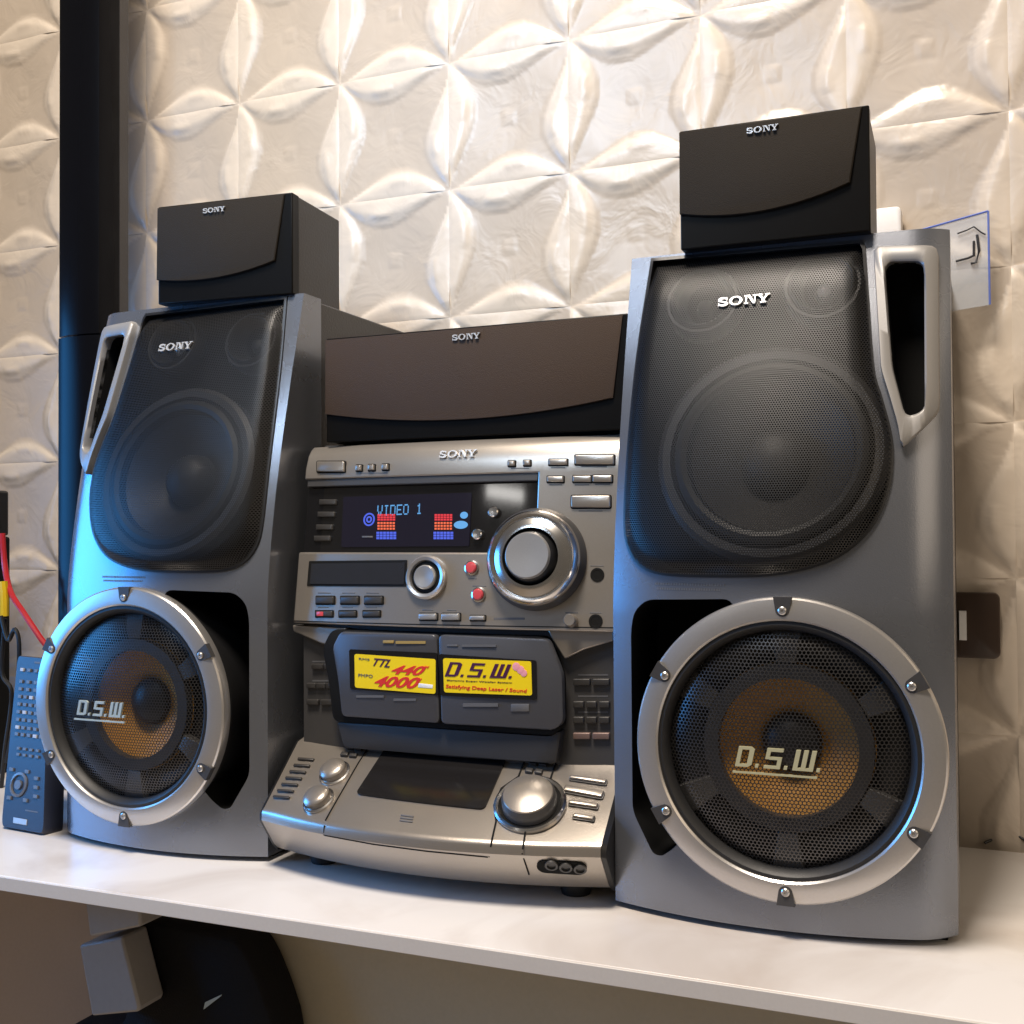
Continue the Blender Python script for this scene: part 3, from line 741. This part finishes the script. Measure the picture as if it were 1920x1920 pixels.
# jog dial
P, M, n = at_px((801, 1083), u_surf)
jd = empty('jog_dial'); jd.parent = U; jd.location = P-U.location
MB().lathe(M, [(.0165, -.002), (.0165, .003), (.0150, .0048), (.0128, .0042), (.0118, .001)], 56, cap0=False, cap1=False).build('dial_ring', RING, jd)
MB().lathe(M, [(.0122, -.001), (.0119, .0022), (.0102, .0026)], 48, cap1=True).build('dial_gap', DULL, jd)
MB().lathe(M, [(.0092, .001), (.0090, .0044), (.0080, .0056), (.0040, .0050), (.0005, .0046)], 48).build('dial_button', SILVER, jd)
for px in ((885, 1065), (898, 1115)):
    knob('button_bezel', px, u_surf, [(.0056, -.001), (.0056, .0012), (.0046, .0016), (.0045, .0006)], CHROME); knob('red_button', px, u_surf, [(.0042, 0), (.0042, .0026), (.0034, .0034), (.0005, .0036)], RED)
px_flat('small_display_frame', [(580, 1052), (764, 1050), (762, 1100), (576, 1099)], u_surf, DULL, U, .0004, .04)
px_flat('small_display', [(585, 1057), (760, 1055), (758, 1096), (582, 1095)], u_surf, LCD, U, .0009, .03)
for x in (594, 640, 685): framed('preset_button', (x, 1119, x+33, 1132), BTN, .002)
for k, x in enumerate((593, 637, 682)): framed('mode_button', (x, 1146, x+31, 1156), BTN, .0016)
px_flat('record_mark', (594, 1147, 606, 1155), lambda x, z: u_surf(x, z)-.0016, RED, U, .0004)
for r in ((788, 1151, 820, 1162), (830, 1151, 863, 1163), (883, 1155, 910, 1163)): framed('key_button', r, SILVER, .003)
for r in ((792, 1142, 812, 1145), (838, 1143, 856, 1145), (926, 1158, 984, 1162)): px_flat('printed_word', r, u_surf, GREYPR, U, .0002)
for px in ((1120, 1078), (1117, 1165)):
    knob('jack_socket', px, u_surf, [(.0050, -.001), (.0050, .0005), (.0034, .0005), (.0032, .0003)], DULL)
knob('mic_knob', (1072, 1164), u_surf, [(.0048, -.001), (.0046, .006), (.0038, .0075), (.0005, .0074)], CHAMP)
px_flat('seam', [(548, 1163), (1150, 1176), (1150, 1178), (548, 1165)], u_surf, DULL, U, .00015, .0)
# cassette section: set-back panel, shoulders, doors
strip('deck_panel', c_surf, UX0+.004, UX1-.003, .080, zl0+.004, GREYP, .020)
for name, P in (('shoulder', [(548, 1172), (650, 1178), (645, 1184), (626, 1212), (600, 1206), (550, 1184)]), ('shoulder', [(1026, 1180), (1150, 1178), (1150, 1202), (1095, 1218), (1058, 1236), (1032, 1194)])):
    pts = [hit(p, lambda x, z: u_surf(x, .185)+ .0035) for p in P]
    MB().loops([[p+Vector((0, .012, 0)) for p in pts], pts]).build(name, CHAMP, U, bevel=.001)
def door_loop(P, surf, r): return [(q.x, q.z) for q in (hit(p, surf) for p in P)]
def dprism(name, P, surf, h0, h1, m, r=.004, bev=.0015, parent=U, lab=None):
    lp = round_poly(door_loop(P, surf, r), r); Mx = lambda a, b, h: Vector((a, surf(a, b)-h, b))
    o = MB().prism(Mx, lp, h0, h1, bev).build(name, m, parent, smooth=40); return o
dprism('deck_surround', [(634, 1178), (1033, 1192), (1061, 1262), (1062, 1362), (1044, 1375), (637, 1349), (629, 1276), (617, 1212)], c_surf, -.002, .0105, DULL, .006)
ld = dprism('cassette_door', [(639, 1184), (820, 1190), (825, 1356), (642, 1343), (634, 1272), (624, 1212)], cd_surf, -.004, .0012, DOOR, .004)
rd = dprism('cassette_door', [(823, 1190), (1029, 1198), (1055, 1264), (1057, 1354), (1040, 1369), (828, 1357)], cd_surf, -.004, .0012, DOOR, .004)
dprism('deck_chin', [(641, 1350), (1044, 1377), (1060, 1366), (1050, 1428), (1000, 1424), (655, 1398)], c_surf, -.002, .0085, DGREY, .003)
ws = lambda x, z: cd_surf(x, z)-.0013
px_flat('cassette_window', [(655, 1217), (820, 1224), (823, 1304), (657, 1292)], ws, GLOSS, ld, .0005, .06)
px_flat('cassette_window', [(824, 1226), (1006, 1238), (1007, 1312), (826, 1304)], ws, GLOSS, rd, .0005, .06)
s2 = lambda x, z: ws(x, z)-.0006
st1 = px_flat('sticker', [(665, 1226), (817, 1236), (817, 1301), (666, 1289)], s2, YEL, U, .0004, .07); st1['label'] = 'yellow sticker reading 440 and 4000 in red'
st2 = px_flat('sticker', [(831, 1234), (996, 1240), (998, 1304), (833, 1298)], s2, YEL, U, .0004, .07); st2['label'] = 'yellow sticker reading D.S.W. in plum letters'
s3 = lambda x, z: s2(x, z)-.0004
def ptext(body, quad, m, parent, shear=.0, bold=.0, h=.0003):
    Q = px_quad(quad, s3)
    def Mq(a, b, hh): P = bil(Q, a+.5, b+.5); return Vector((P.x, s3(P.x, P.z)-hh, P.z))
    return text('print', body, Mq, 1, 1, m, parent, h, shear, bold)
ptext('440', [(738, 1247), (800, 1249), (792, 1267), (732, 1264)], REDP, st1, .25, .03); ptext('4000', [(706, 1267), (790, 1270), (782, 1292), (700, 1287)], REDP, st1, .25, .03)
ptext('TTL', [(702, 1234), (736, 1237), (730, 1252), (698, 1248)], NAVY, st1, .25, .02); ptext('RMS', [(673, 1233), (693, 1235), (693, 1239), (673, 1237)], GREYPR, st1)
ptext('PMPO', [(672, 1263), (699, 1265), (699, 1271), (672, 1269)], GREYPR, st1); ptext('w', [(797, 1248), (805, 1249), (804, 1254), (796, 1253)], REDP, st1); ptext('w', [(785, 1271), (791, 1272), (790, 1277), (784, 1276)], REDP, st1)
px_flat('print', [(785, 1281), (812, 1284), (811, 1291), (784, 1289)], s3, WHITE, st1, .0002)
ptext('Dynamic Super Woofer System', [(838, 1274), (960, 1279), (960, 1282), (838, 1277)], NAVY, st2); ptext('Satisfying Deep Laser / Sound', [(836, 1283), (988, 1292), (988, 1301), (836, 1292)], REDP, st2, .1, .01)
Q = px_quad([(838, 1241), (962, 1246), (958, 1272), (834, 1268)], s3)
L_, w_ = dsw_shapes(); mb = MB()
for k, lp in enumerate(L_): mb.prism(lambda a, b, h: (lambda P: Vector((P.x, s3(P.x, P.z)-h, P.z)))(bil(Q, a/w_, b)), lp, -.0002, .0003+k*5e-6)
mb.build('print', NAVY, st2, smooth=0)
for c, r in (((968, 1250), .0030), ((976, 1256), .0030), ((982, 1262), .0026)):
    P = hit(c, s3); MB().lathe(frame(P, (1, 0, 0), (0, -1, 0)), [(r, -.0002), (r, .0003), (r*.5, .0003+r*.05)], 10).build('print', PINK, st2, smooth=0)
for r, m in (((718, 1201, 738, 1206), GOLDP), ((742, 1202, 798, 1207), GOLDP), ((838, 1209, 858, 1212), GREYPR), ((866, 1209, 930, 1213), GREYPR), ((668, 1304, 720, 1308), GREYPR), ((738, 1310, 780, 1314), GREYPR), ((868, 1319, 934, 1325), GREYPR), ((958, 1320, 992, 1334), GREYPR)):
    px_flat('printed_word', r, ws, m, U, .00025)
# side key columns
for y, xs_ in ((1249, (587, 610)), (1285, (578, 596, 614)), (1316, (578, 604))):
    for x in xs_: px_button('deck_key', (x, y-5, x+(17 if len(xs_) == 3 else 22), y+5), c_surf, .0028, BTN, U)
for y in (1241, 1277): px_flat('printed_word', (586, y-2, 622, y+1), c_surf, GREYPR, U, .0002)
for y, n in ((1278, 2), (1320, 3), (1349, 3), (1379, 2)):
    for k in range(n):
        x = 1076+k*(72/n); px_button('deck_key', (x, y-6, x+72/n-4, y+6), c_surf, .0028, mat('rosy_key', (.22, .15, .13), .4, .4) if y == 1379 else BTN, U)
for y in (1266, 1306, 1336): px_flat('printed_word', (1084, y-2, 1140, y+1), c_surf, GREYPR, U, .0002)
# tray (disc deck) with curved lip
n = 36; L = []
for i in range(n+1):
    x = UX0-.001+(UX1-UX0+.002)*i/n; yb = ub(max(min(x, UX1), UX0)); y0 = .755-(.048+.024*yb)
    L.append([(x, .772, .0885+.004), (x, .756, .0885), (x, y0+.0035, .0470), (x, y0+.0008, .0452), (x, y0, .0432), (x, y0-.0002, .0380), (x, y0+.003, .0335), (x, y0+.016, .0160), (x, y0+.020, .0125), (x, .79, .0125), (x, .79, .0885)])
MB().loops(L).build('disc_deck', CHAMP, U, smooth=35)
for xx, nm in ((UX0-.0012, 'deck_side'), (UX1+.0012, 'deck_side')):
    s_ = 1 if xx > -.36 else -1; y0 = .755-.048
    q = [(.79, .094), (.757, .0895), (y0+.003, .047), (y0, .043), (y0, .038), (y0+.016, .016), (y0+.022, .010), (.79, .010)]
    MB().loops([[(xx, a, b) for a, b in q], [(xx+s_*.003, a+.002, b-.001) for a, b in q]]).build(nm, BLACK, U)
px_flat('disc_window', [(726, 1399), (951, 1420), (908, 1518), (667, 1489)], t_surf, mat('smoked_window', (.012, .011, .011), .13, 0, 0, 50), U, .0008, .07)
for q in ([(768, 1463), (876, 1472), (875, 1477), (767, 1468)], [(735, 1477), (800, 1483), (799, 1486), (734, 1480)], [(810, 1425), (830, 1427), (828, 1434), (808, 1432)]): px_flat('printed_word', q, lambda x, z: t_surf(x, z)-.0009, mat('window_print', (.16, .15, .15), .4), U, .0003)
def dline(name, pts, w=.0007, surf=t_surf, m=DULL):
    fine = []
    for a, b in zip(pts[:-1], pts[1:]):
        k = max(1, int(math.dist(a, b)/14)); fine += [(a[0]+(b[0]-a[0])*q/k, a[1]+(b[1]-a[1])*q/k) for q in range(k)]
    P = [hit(p, surf) for p in fine+[pts[-1]]]; mb = MB()
    for a, b in zip(P[:-1], P[1:]):
        d = (b-a).normalized(); nn = surf_frame(surf, (a.x+b.x)/2, (a.z+b.z)/2)[1]; t = d.cross(nn)*w/2
        mb.loops([[a-t-nn*.0004, b-t-nn*.0004, b+t-nn*.0004, a+t-nn*.0004], [a-t+nn*.0003, b-t+nn*.0003, b+t+nn*.0003, a+t+nn*.0003]])
    return mb.build(name, m, U, smooth=0)
def lip_surf(x, z):
    y0 = .755-(.048+.024*ub(x)); return y0-.0002+max(0, (.0380-z))*.72
dline('seam', [(690, 1402), (672, 1430), (650, 1468), (620, 1520), (610, 1538)]); dline('seam', [(985, 1422), (972, 1456), (940, 1478), (926, 1510), (930, 1540), (921, 1580)], .0011)
dline('seam', [(1044, 1424), (1030, 1466)], .0011); dline('seam', [(986, 1552), (980, 1592)], .0011)
dline('seam', [(608, 1566), (700, 1583), (800, 1596), (915, 1607)], .0010, lip_surf); dline('seam', [(921, 1582), (917, 1607)], .0010, lip_surf); dline('seam', [(979, 1600), (992, 1640)], .0010, lip_surf); dline('seam', [(608, 1548), (607, 1566)], .0008, lip_surf)
for px in ((626, 1447), (596, 1498)):
    knob('button_bezel', (px[0]+2, px[1]+3), t_surf, [(.0122, -.001), (.0122, .0010), (.0108, .0014), (.0106, .0002)], CHROME); knob('dome_button', px, t_surf, [(.0102, -.001), (.0102, .0040), (.0090, .0054), (.0060, .0064), (.0005, .0068)], CHAMP)
P, M, nn = at_px((994, 1508), t_surf); jk = empty('jog_knob'); jk.parent = U; jk.location = P-U.location
MB().lathe(M, [(.0255, -.001), (.0255, .0016), (.0240, .0026), (.0222, .0018), (.0215, .0002)], 64, cap1=False).build('knob_ring', CHROME, jk)
MB().lathe(M, [(.0214, 0), (.0205, .0006)], 64).build('knob_gap', DULL, jk)
MB().lathe(M, [(.0195, .0005), (.0190, .0080), (.0178, .0100)], 64, cap1=False).build('knob_skirt', GREYP, jk)
MB().lathe(M, [(.0179, .0095), (.0172, .0110), (.0120, .0128), (.0060, .0137), (.0005, .0140)], 64).build('knob_cap', CHAMP, jk)
for q in ([(1072, 1455), (1138, 1464), (1135, 1471), (1068, 1461)], [(1062, 1474), (1133, 1486), (1128, 1497), (1057, 1484)], [(1070, 1502), (1122, 1509), (1119, 1516), (1066, 1508)], [(1078, 1527), (1115, 1532), (1112, 1539), (1074, 1533)]):
    Qx = [(q[0][0]-2, q[0][1]-2), (q[1][0]+2, q[1][1]-2), (q[2][0]+2, q[2][1]+2), (q[3][0]-2, q[3][1]+2)]
    px_flat('button_gap', Qx, t_surf, BTN, U, .0003, .2); px_button('disc_button', q, t_surf, .002, CHAMP, U)
for dx, dy in ((0, 0), (18, 2), (-8, 15), (10, 17)): px_button('small_key', [(995+dx, 1426+dy), (1009+dx, 1428+dy), (1006+dx, 1436+dy), (992+dx, 1434+dy)], t_surf, .0018, BTN, U)
for dx, dy in ((0, 0), (16, 2), (-10, 13), (6, 15)): px_button('small_key', [(652+dx, 1398+dy), (665+dx, 1399+dy), (662+dx, 1406+dy), (648+dx, 1405+dy)], t_surf, .0018, BTN, U)
for k in range(7):
    t = k/6; x = 560+(514-560)*t; y = 1423+(1494-1423)*t; px_button('side_key', [(x, y-2), (x+30, y), (x+28, y+4), (x-2, y+2)], t_surf, .0012, BTN, U)
for k in range(3): px_flat('print', [(752-k, 1527+k*5), (776-k, 1530+k*5), (775-k, 1532+k*5), (751-k, 1529+k*5)], t_surf, GREYPR, U, .0002)
# front input jacks
px_flat('jack_panel', [(1006, 1611), (1101, 1616), (1100, 1640), (1007, 1634)], lip_surf, DULL, U, .0008, .48)
for px in ((1034, 1621), (1061, 1625), (1088, 1628)):
    knob('jack_socket', px, lambda x, z: lip_surf(x, z)-.0008, [(.0044, -.0005), (.0044, .0016), (.0030, .0018), (.0028, .0004)], GREYP, n=24)

# ================================================================== SMALL THINGS
# remote control leaning
B0 = Vector((-.7835, .726, .0015)); B1 = Vector((-.7290, .7205, .0015)); T0 = Vector((-.8030, .7625, .1455)); T1 = Vector((-.7640, .7605, .1445))
rn = (B1-B0).cross(T0-B0).normalized(); rn = -rn if rn.y > 0 else rn
RQ = [T0, T1, B1, B0]
R = empty('remote_control', (B0+B1)/2-rn*.0-Vector((0, 0, .0015))); tag(R, 'slim dark remote control standing upright beside the loudspeaker, tinted blue', 'remote control')
lp = rrect(0, 0, 1, 1, .06, 5)
def RL(s, h): return [bil(RQ, .5+(a-.5)*s, .5+(b-.5)*(1-(1-s)*.4))+rn*h for a, b in lp]
MB().loops([RL(.96, -.021), RL(1, -.018), RL(1, -.002), RL(.97, 0)]).build('case', REMOTE, R)
def rb(a, b, w, h, m, name='button', th=.0016):
    mb = MB().loops([[bil(RQ, a+sx*w, b+sz*h)+rn*q for sx, sz in ((-1, -1), (1, -1), (1, 1), (-1, 1))] for q in (-.0003, th)]); return mb.build(name, m, R, bevel=.0003)
for k, row in enumerate((.915, .845, .80, .755, .71, .665, .62, .575, .535)):
    nb = 4 if k < 3 else 5
    for c in range(nb): rb(.22+(.66)*c/(nb-1), row, .048, .010, RBTN if (k*5+c*3) % 7 else mat('pale_key', (.45, .46, .48), .4))
for k, row in enumerate((.455, .42)):
    for c in range(4): rb(.30+.5*c/3, row, .04, .008, RBTN)
Mr = frame(bil(RQ, .36, .25), T1-T0, rn)
MB().lathe(Mr, [(.0105, -.0003), (.0105, .0012), (.0085, .0016), (.0080, 0)], 28).build('cursor_ring', RBTN, R); MB().lathe(Mr, [(.0040, -.0003), (.0040, .0018)], 20).build('button', RBTN, R)
for a, b in ((.16, .33), (.56, .33), (.16, .17), (.56, .17), (.80, .30), (.80, .25), (.80, .20)): rb(a, b, .05, .010, RBTN)
rb(.70, .115, .15, .004, GREYPR, 'printed_word', .0003); rb(.45, .05, .16, .016, mat('label_plate', (.45, .46, .46), .35, .4), 'label_plate', .0006); rb(.70, .965, .14, .006, GREYPR, 'printed_word', .0003)

# black tower behind
tw = empty('tower_speaker', (-.83, .885, 0)); tag(tw, 'tall slim glossy black tower behind the loudspeaker', 'speaker')
tl = -.8625; tr = -.803
MB().loops([[(tl+.004, .892, z), (tl, .878, z), (tl+.004, .868, z), (tl+.02, .8635, z), (tr-.014, .8635, z), (tr-.003, .867, z), (tr, .875, z), (tr, .892, z)] for z in (.455, 1.15)]).build('glossy_column', TOWER, tw, smooth=50)
MB().loops([[(tl+.004, .892, z), (tl-.0005, .878, z), (tl+.0035, .8675, z), (tl+.0195, .863, z), (tr-.0135, .863, z), (tr-.0025, .8665, z), (tr, .875, z), (tr, .892, z)] for z in (.012, .4535)]).build('glossy_foot_column', TOWER, tw, smooth=50)
MB().box((tl+.003, .8925, .012), (tr+.0005, .905, 1.15)).build('back_shell', CAB, tw)
MB().box((tl-.004, .858, 0), (tr+.003, .925, .0115)).build('base', GLOSS, tw, bevel=.002)

# left clutter: black adaptor box, plugs and cables
bx = empty('cable_box', (-.93, .88, 0)); tag(bx, 'black box standing on the sideboard behind the remote control', 'box')
p = on_y((18, 920), .905); p2 = on_y((18, 1005), .905)
MB().box((p.x-.11, .860, p2.z), (p.x, .905, p.z)).build('upper_case', BLACK, bx, bevel=.003)
MB().box((p.x-.11, .868, 0), (p.x+.002, .905, p2.z-.0005)).build('lower_case', DULL, bx, bevel=.003)
def cable(name, pts, r, m, label, cat='cable', y=None):
    P = []
    pts = [Vector(q) for q in pts]
    for i in range(len(pts)-1):
        p0, p1, p2, p3 = (pts[max(0, min(len(pts)-1, i+k-1))] for k in range(4))
        for k in range(8):
            t = k/8; P.append(.5*((2*p1)+(p2-p0)*t+(2*p0-5*p1+4*p2-p3)*t*t+(3*p1-p0-3*p2+p3)*t**3))
    P.append(pts[-1]); o = MB().tube(P, r).build(name, m, None); tag(o, label, cat); return o
CR = mat('red_cable', (.45, .015, .02), .4); CYE = mat('yellow_plug', (.75, .5, .01), .4); CK = mat('black_cable', (.01, .01, .01), .45)
cable('red_cable', [on_y((4, 1000), .85), on_y((9, 1060), .85), on_y((20, 1110), .845), on_y((45, 1150), .84), on_y((75, 1195), .84), on_y((105, 1240), .845), on_y((125, 1330), .85)], .0030, CR, 'red cable hanging behind the remote control')
cable('yellow_plug', [on_y((6, 1090), .842), on_y((8, 1120), .842), on_y((8, 1155), .842)], .0042, CYE, 'yellow plug on the wires beside the red cable', 'plug')
for k, (pts, lab) in enumerate((([(2, 1155), (15, 1200), (28, 1180), (36, 1215), (30, 1330), (12, 1430)], 'thin black cable looping behind the remote control'), ([(10, 1160), (4, 1260), (22, 1300), (10, 1400), (2, 1480)], 'black cable hanging straight down from the yellow plug'))):
    cable('black_cable', [on_y(q, .838+.006*k) for q in pts], .0022, CK, lab)

# light switch on the wall
def on_wall(px, h=0):
    d = ray(*px); o = W0+WN*h; return EYE+d*(((o-EYE).dot(WN))/d.dot(WN))
a = on_wall((1875, 1112), .012); b = on_wall((1875, 1236), .012)
Mw = lambda q, r, h: Vector((a.x, 0, b.z))+WX*q+Vector((0, 0, r))+Vector((0, wall_y(a.x), 0))+WN*h
sh = a.z-b.z; swt = empty('light_switch', Mw(-sh*.5, 0, .008)); tag(swt, 'dark brown light switch plate on the embossed wall', 'light switch')
BRN = mat('brown_switch', (.045, .026, .016), .35)
MB().prism(Mw, rrect(-sh, 0, 0, sh, .005), .002, .0125, .0015).build('plate', BRN, swt)
c0 = on_wall((1806, 1145), .0125); c1 = on_wall((1813, 1200), .0125)
MB().prism(Mw, rect(c0.x-a.x-.003, c1.z-b.z, c1.x-a.x, c0.z-b.z), .0126, .0160, .0006).build('rocker', WHITE, swt)
# acrylic card and white block on the wall behind the satellite
ACR = mat('pale_acrylic', (.66, .72, .80), .18, 0, 0, 30, .04, coat=.5); ACR.node_tree.nodes['Principled BSDF'].inputs['Alpha'].default_value = .32; BLUE = mat('blue_edge', (.12, .18, .55), .4)
c = [on_wall(p_, .020) for p_ in ((1700, 440), (1853, 397), (1856, 572), (1700, 598))]
ac = empty('acrylic_card', (c[2]+c[3])/2); tag(ac, 'pale translucent card with blue edge pinned to the wall behind the loudspeaker', 'card')
MB().loops([[q+WN*h for q in c] for h in (0, .002)]).build('sheet', ACR, ac)
for q0, q1 in ((0, 1), (1, 2)):
    MB().tube([c[q0]+WN*.0022, c[q1]+WN*.0022], .0008, 6).build('blue_edge', BLUE, ac)
GWIRE = mat('dark_wire', (.05, .05, .055), .4, .5)
for pts, r in (([(1795, 438), (1812, 432), (1826, 425), (1840, 436), (1848, 440)], .0006), ([(1792, 490), (1815, 484), (1828, 478)], .0009), ([(1832, 440), (1836, 470), (1830, 492), (1820, 494)], .0011), ([(1826, 452), (1826, 480)], .0010)):
    MB().tube([on_wall(q, .0235) for q in pts], r, 6).build('wire_hook', GWIRE, ac)
w0 = on_wall((1690, 385), .02)
wb = MB().prism(lambda q, r, h: Vector((w0.x, wall_y(w0.x), w0.z))+WX*q+Vector((0, 0, r))+WN*h, rrect(-.045, -.045, 0, 0, .004), .004, .020, .002).build('wall_block', mat('white_block', (.78, .75, .72), .4), None)
tag(wb, 'small white block on the wall behind the satellite speaker', 'wall box')
cable('wall_cable', [on_z((1846, 1578), .003)+Vector((0, -.004, 0)), on_z((1868, 1576), .003)+Vector((0, -.006, .004)), on_z((1885, 1577), .003)+Vector((0, -.006, .010)), on_z((1905, 1580), .003)+Vector((0, -.006, .008)), on_z((1935, 1585), .003)+Vector((0, -.008, .002))], .0011, CK, 'thin black cable lying where the sideboard meets the wall')

# under the top board
PB = mat('pale_box', (.30, .285, .27), .5, 0, .1, 200)
def hung(name, P, y, th, m, label, cat, bev=.002):
    pts = [on_y(p_, y) for p_ in P]; o = MB().loops([pts, [q+Vector((0, th, 0)) for q in pts]]).build(name, m, None, bevel=bev); tag(o, label, cat); return o
hung('white_box', [(158, 1680), (262, 1690), (263, 1738), (168, 1757)], .672, .03, PB, 'small pale box tucked up under the sideboard top', 'box')
hung('white_box', [(148, 1772), (228, 1757), (261, 1888), (258, 1898), (172, 1906)], .674, .028, PB, 'tilted pale box below the small pale box, leaning against the black bag', 'box')
bagp = round_poly([(266, 1700), (400, 1728), (468, 1744), (487, 1762), (505, 1795), (525, 1845), (545, 1905), (560, 2000), (562, 2150), (545, 2360), (140, 2290), (135, 1930), (150, 1912), (258, 1903), (265, 1885)], 14, 4)
bpt = [on_y(q, .724) for q in bagp]
for q in bpt: q.z = max(q.z, -.2995)
bc = sum(bpt, Vector())/len(bpt)
bag = MB().loops([[bc+(q-bc)*sc+Vector((0, dy, 0)) for q in bpt] for sc, dy in ((.95, -.020), (.975, -.018), (.993, -.011), (1, 0), (1, .012), (.97, .018))]).build('black_bag', mat('black_fabric', (.008, .008, .009), .7, 0, .6, 700, .2, spec=.2), None, smooth=60)
tag(bag, 'black soft bag under the sideboard top', 'bag')
Mb_ = frame(on_y((398, 1879), .7035), (1, 0, .55), (0, -1, 0))
lg = MB().prism(Mb_, [(-.010, -.002), (.010, .0012), (.011, .0020), (-.006, .0022)], -.0005, .0006).build('logo', PALEG, bag)
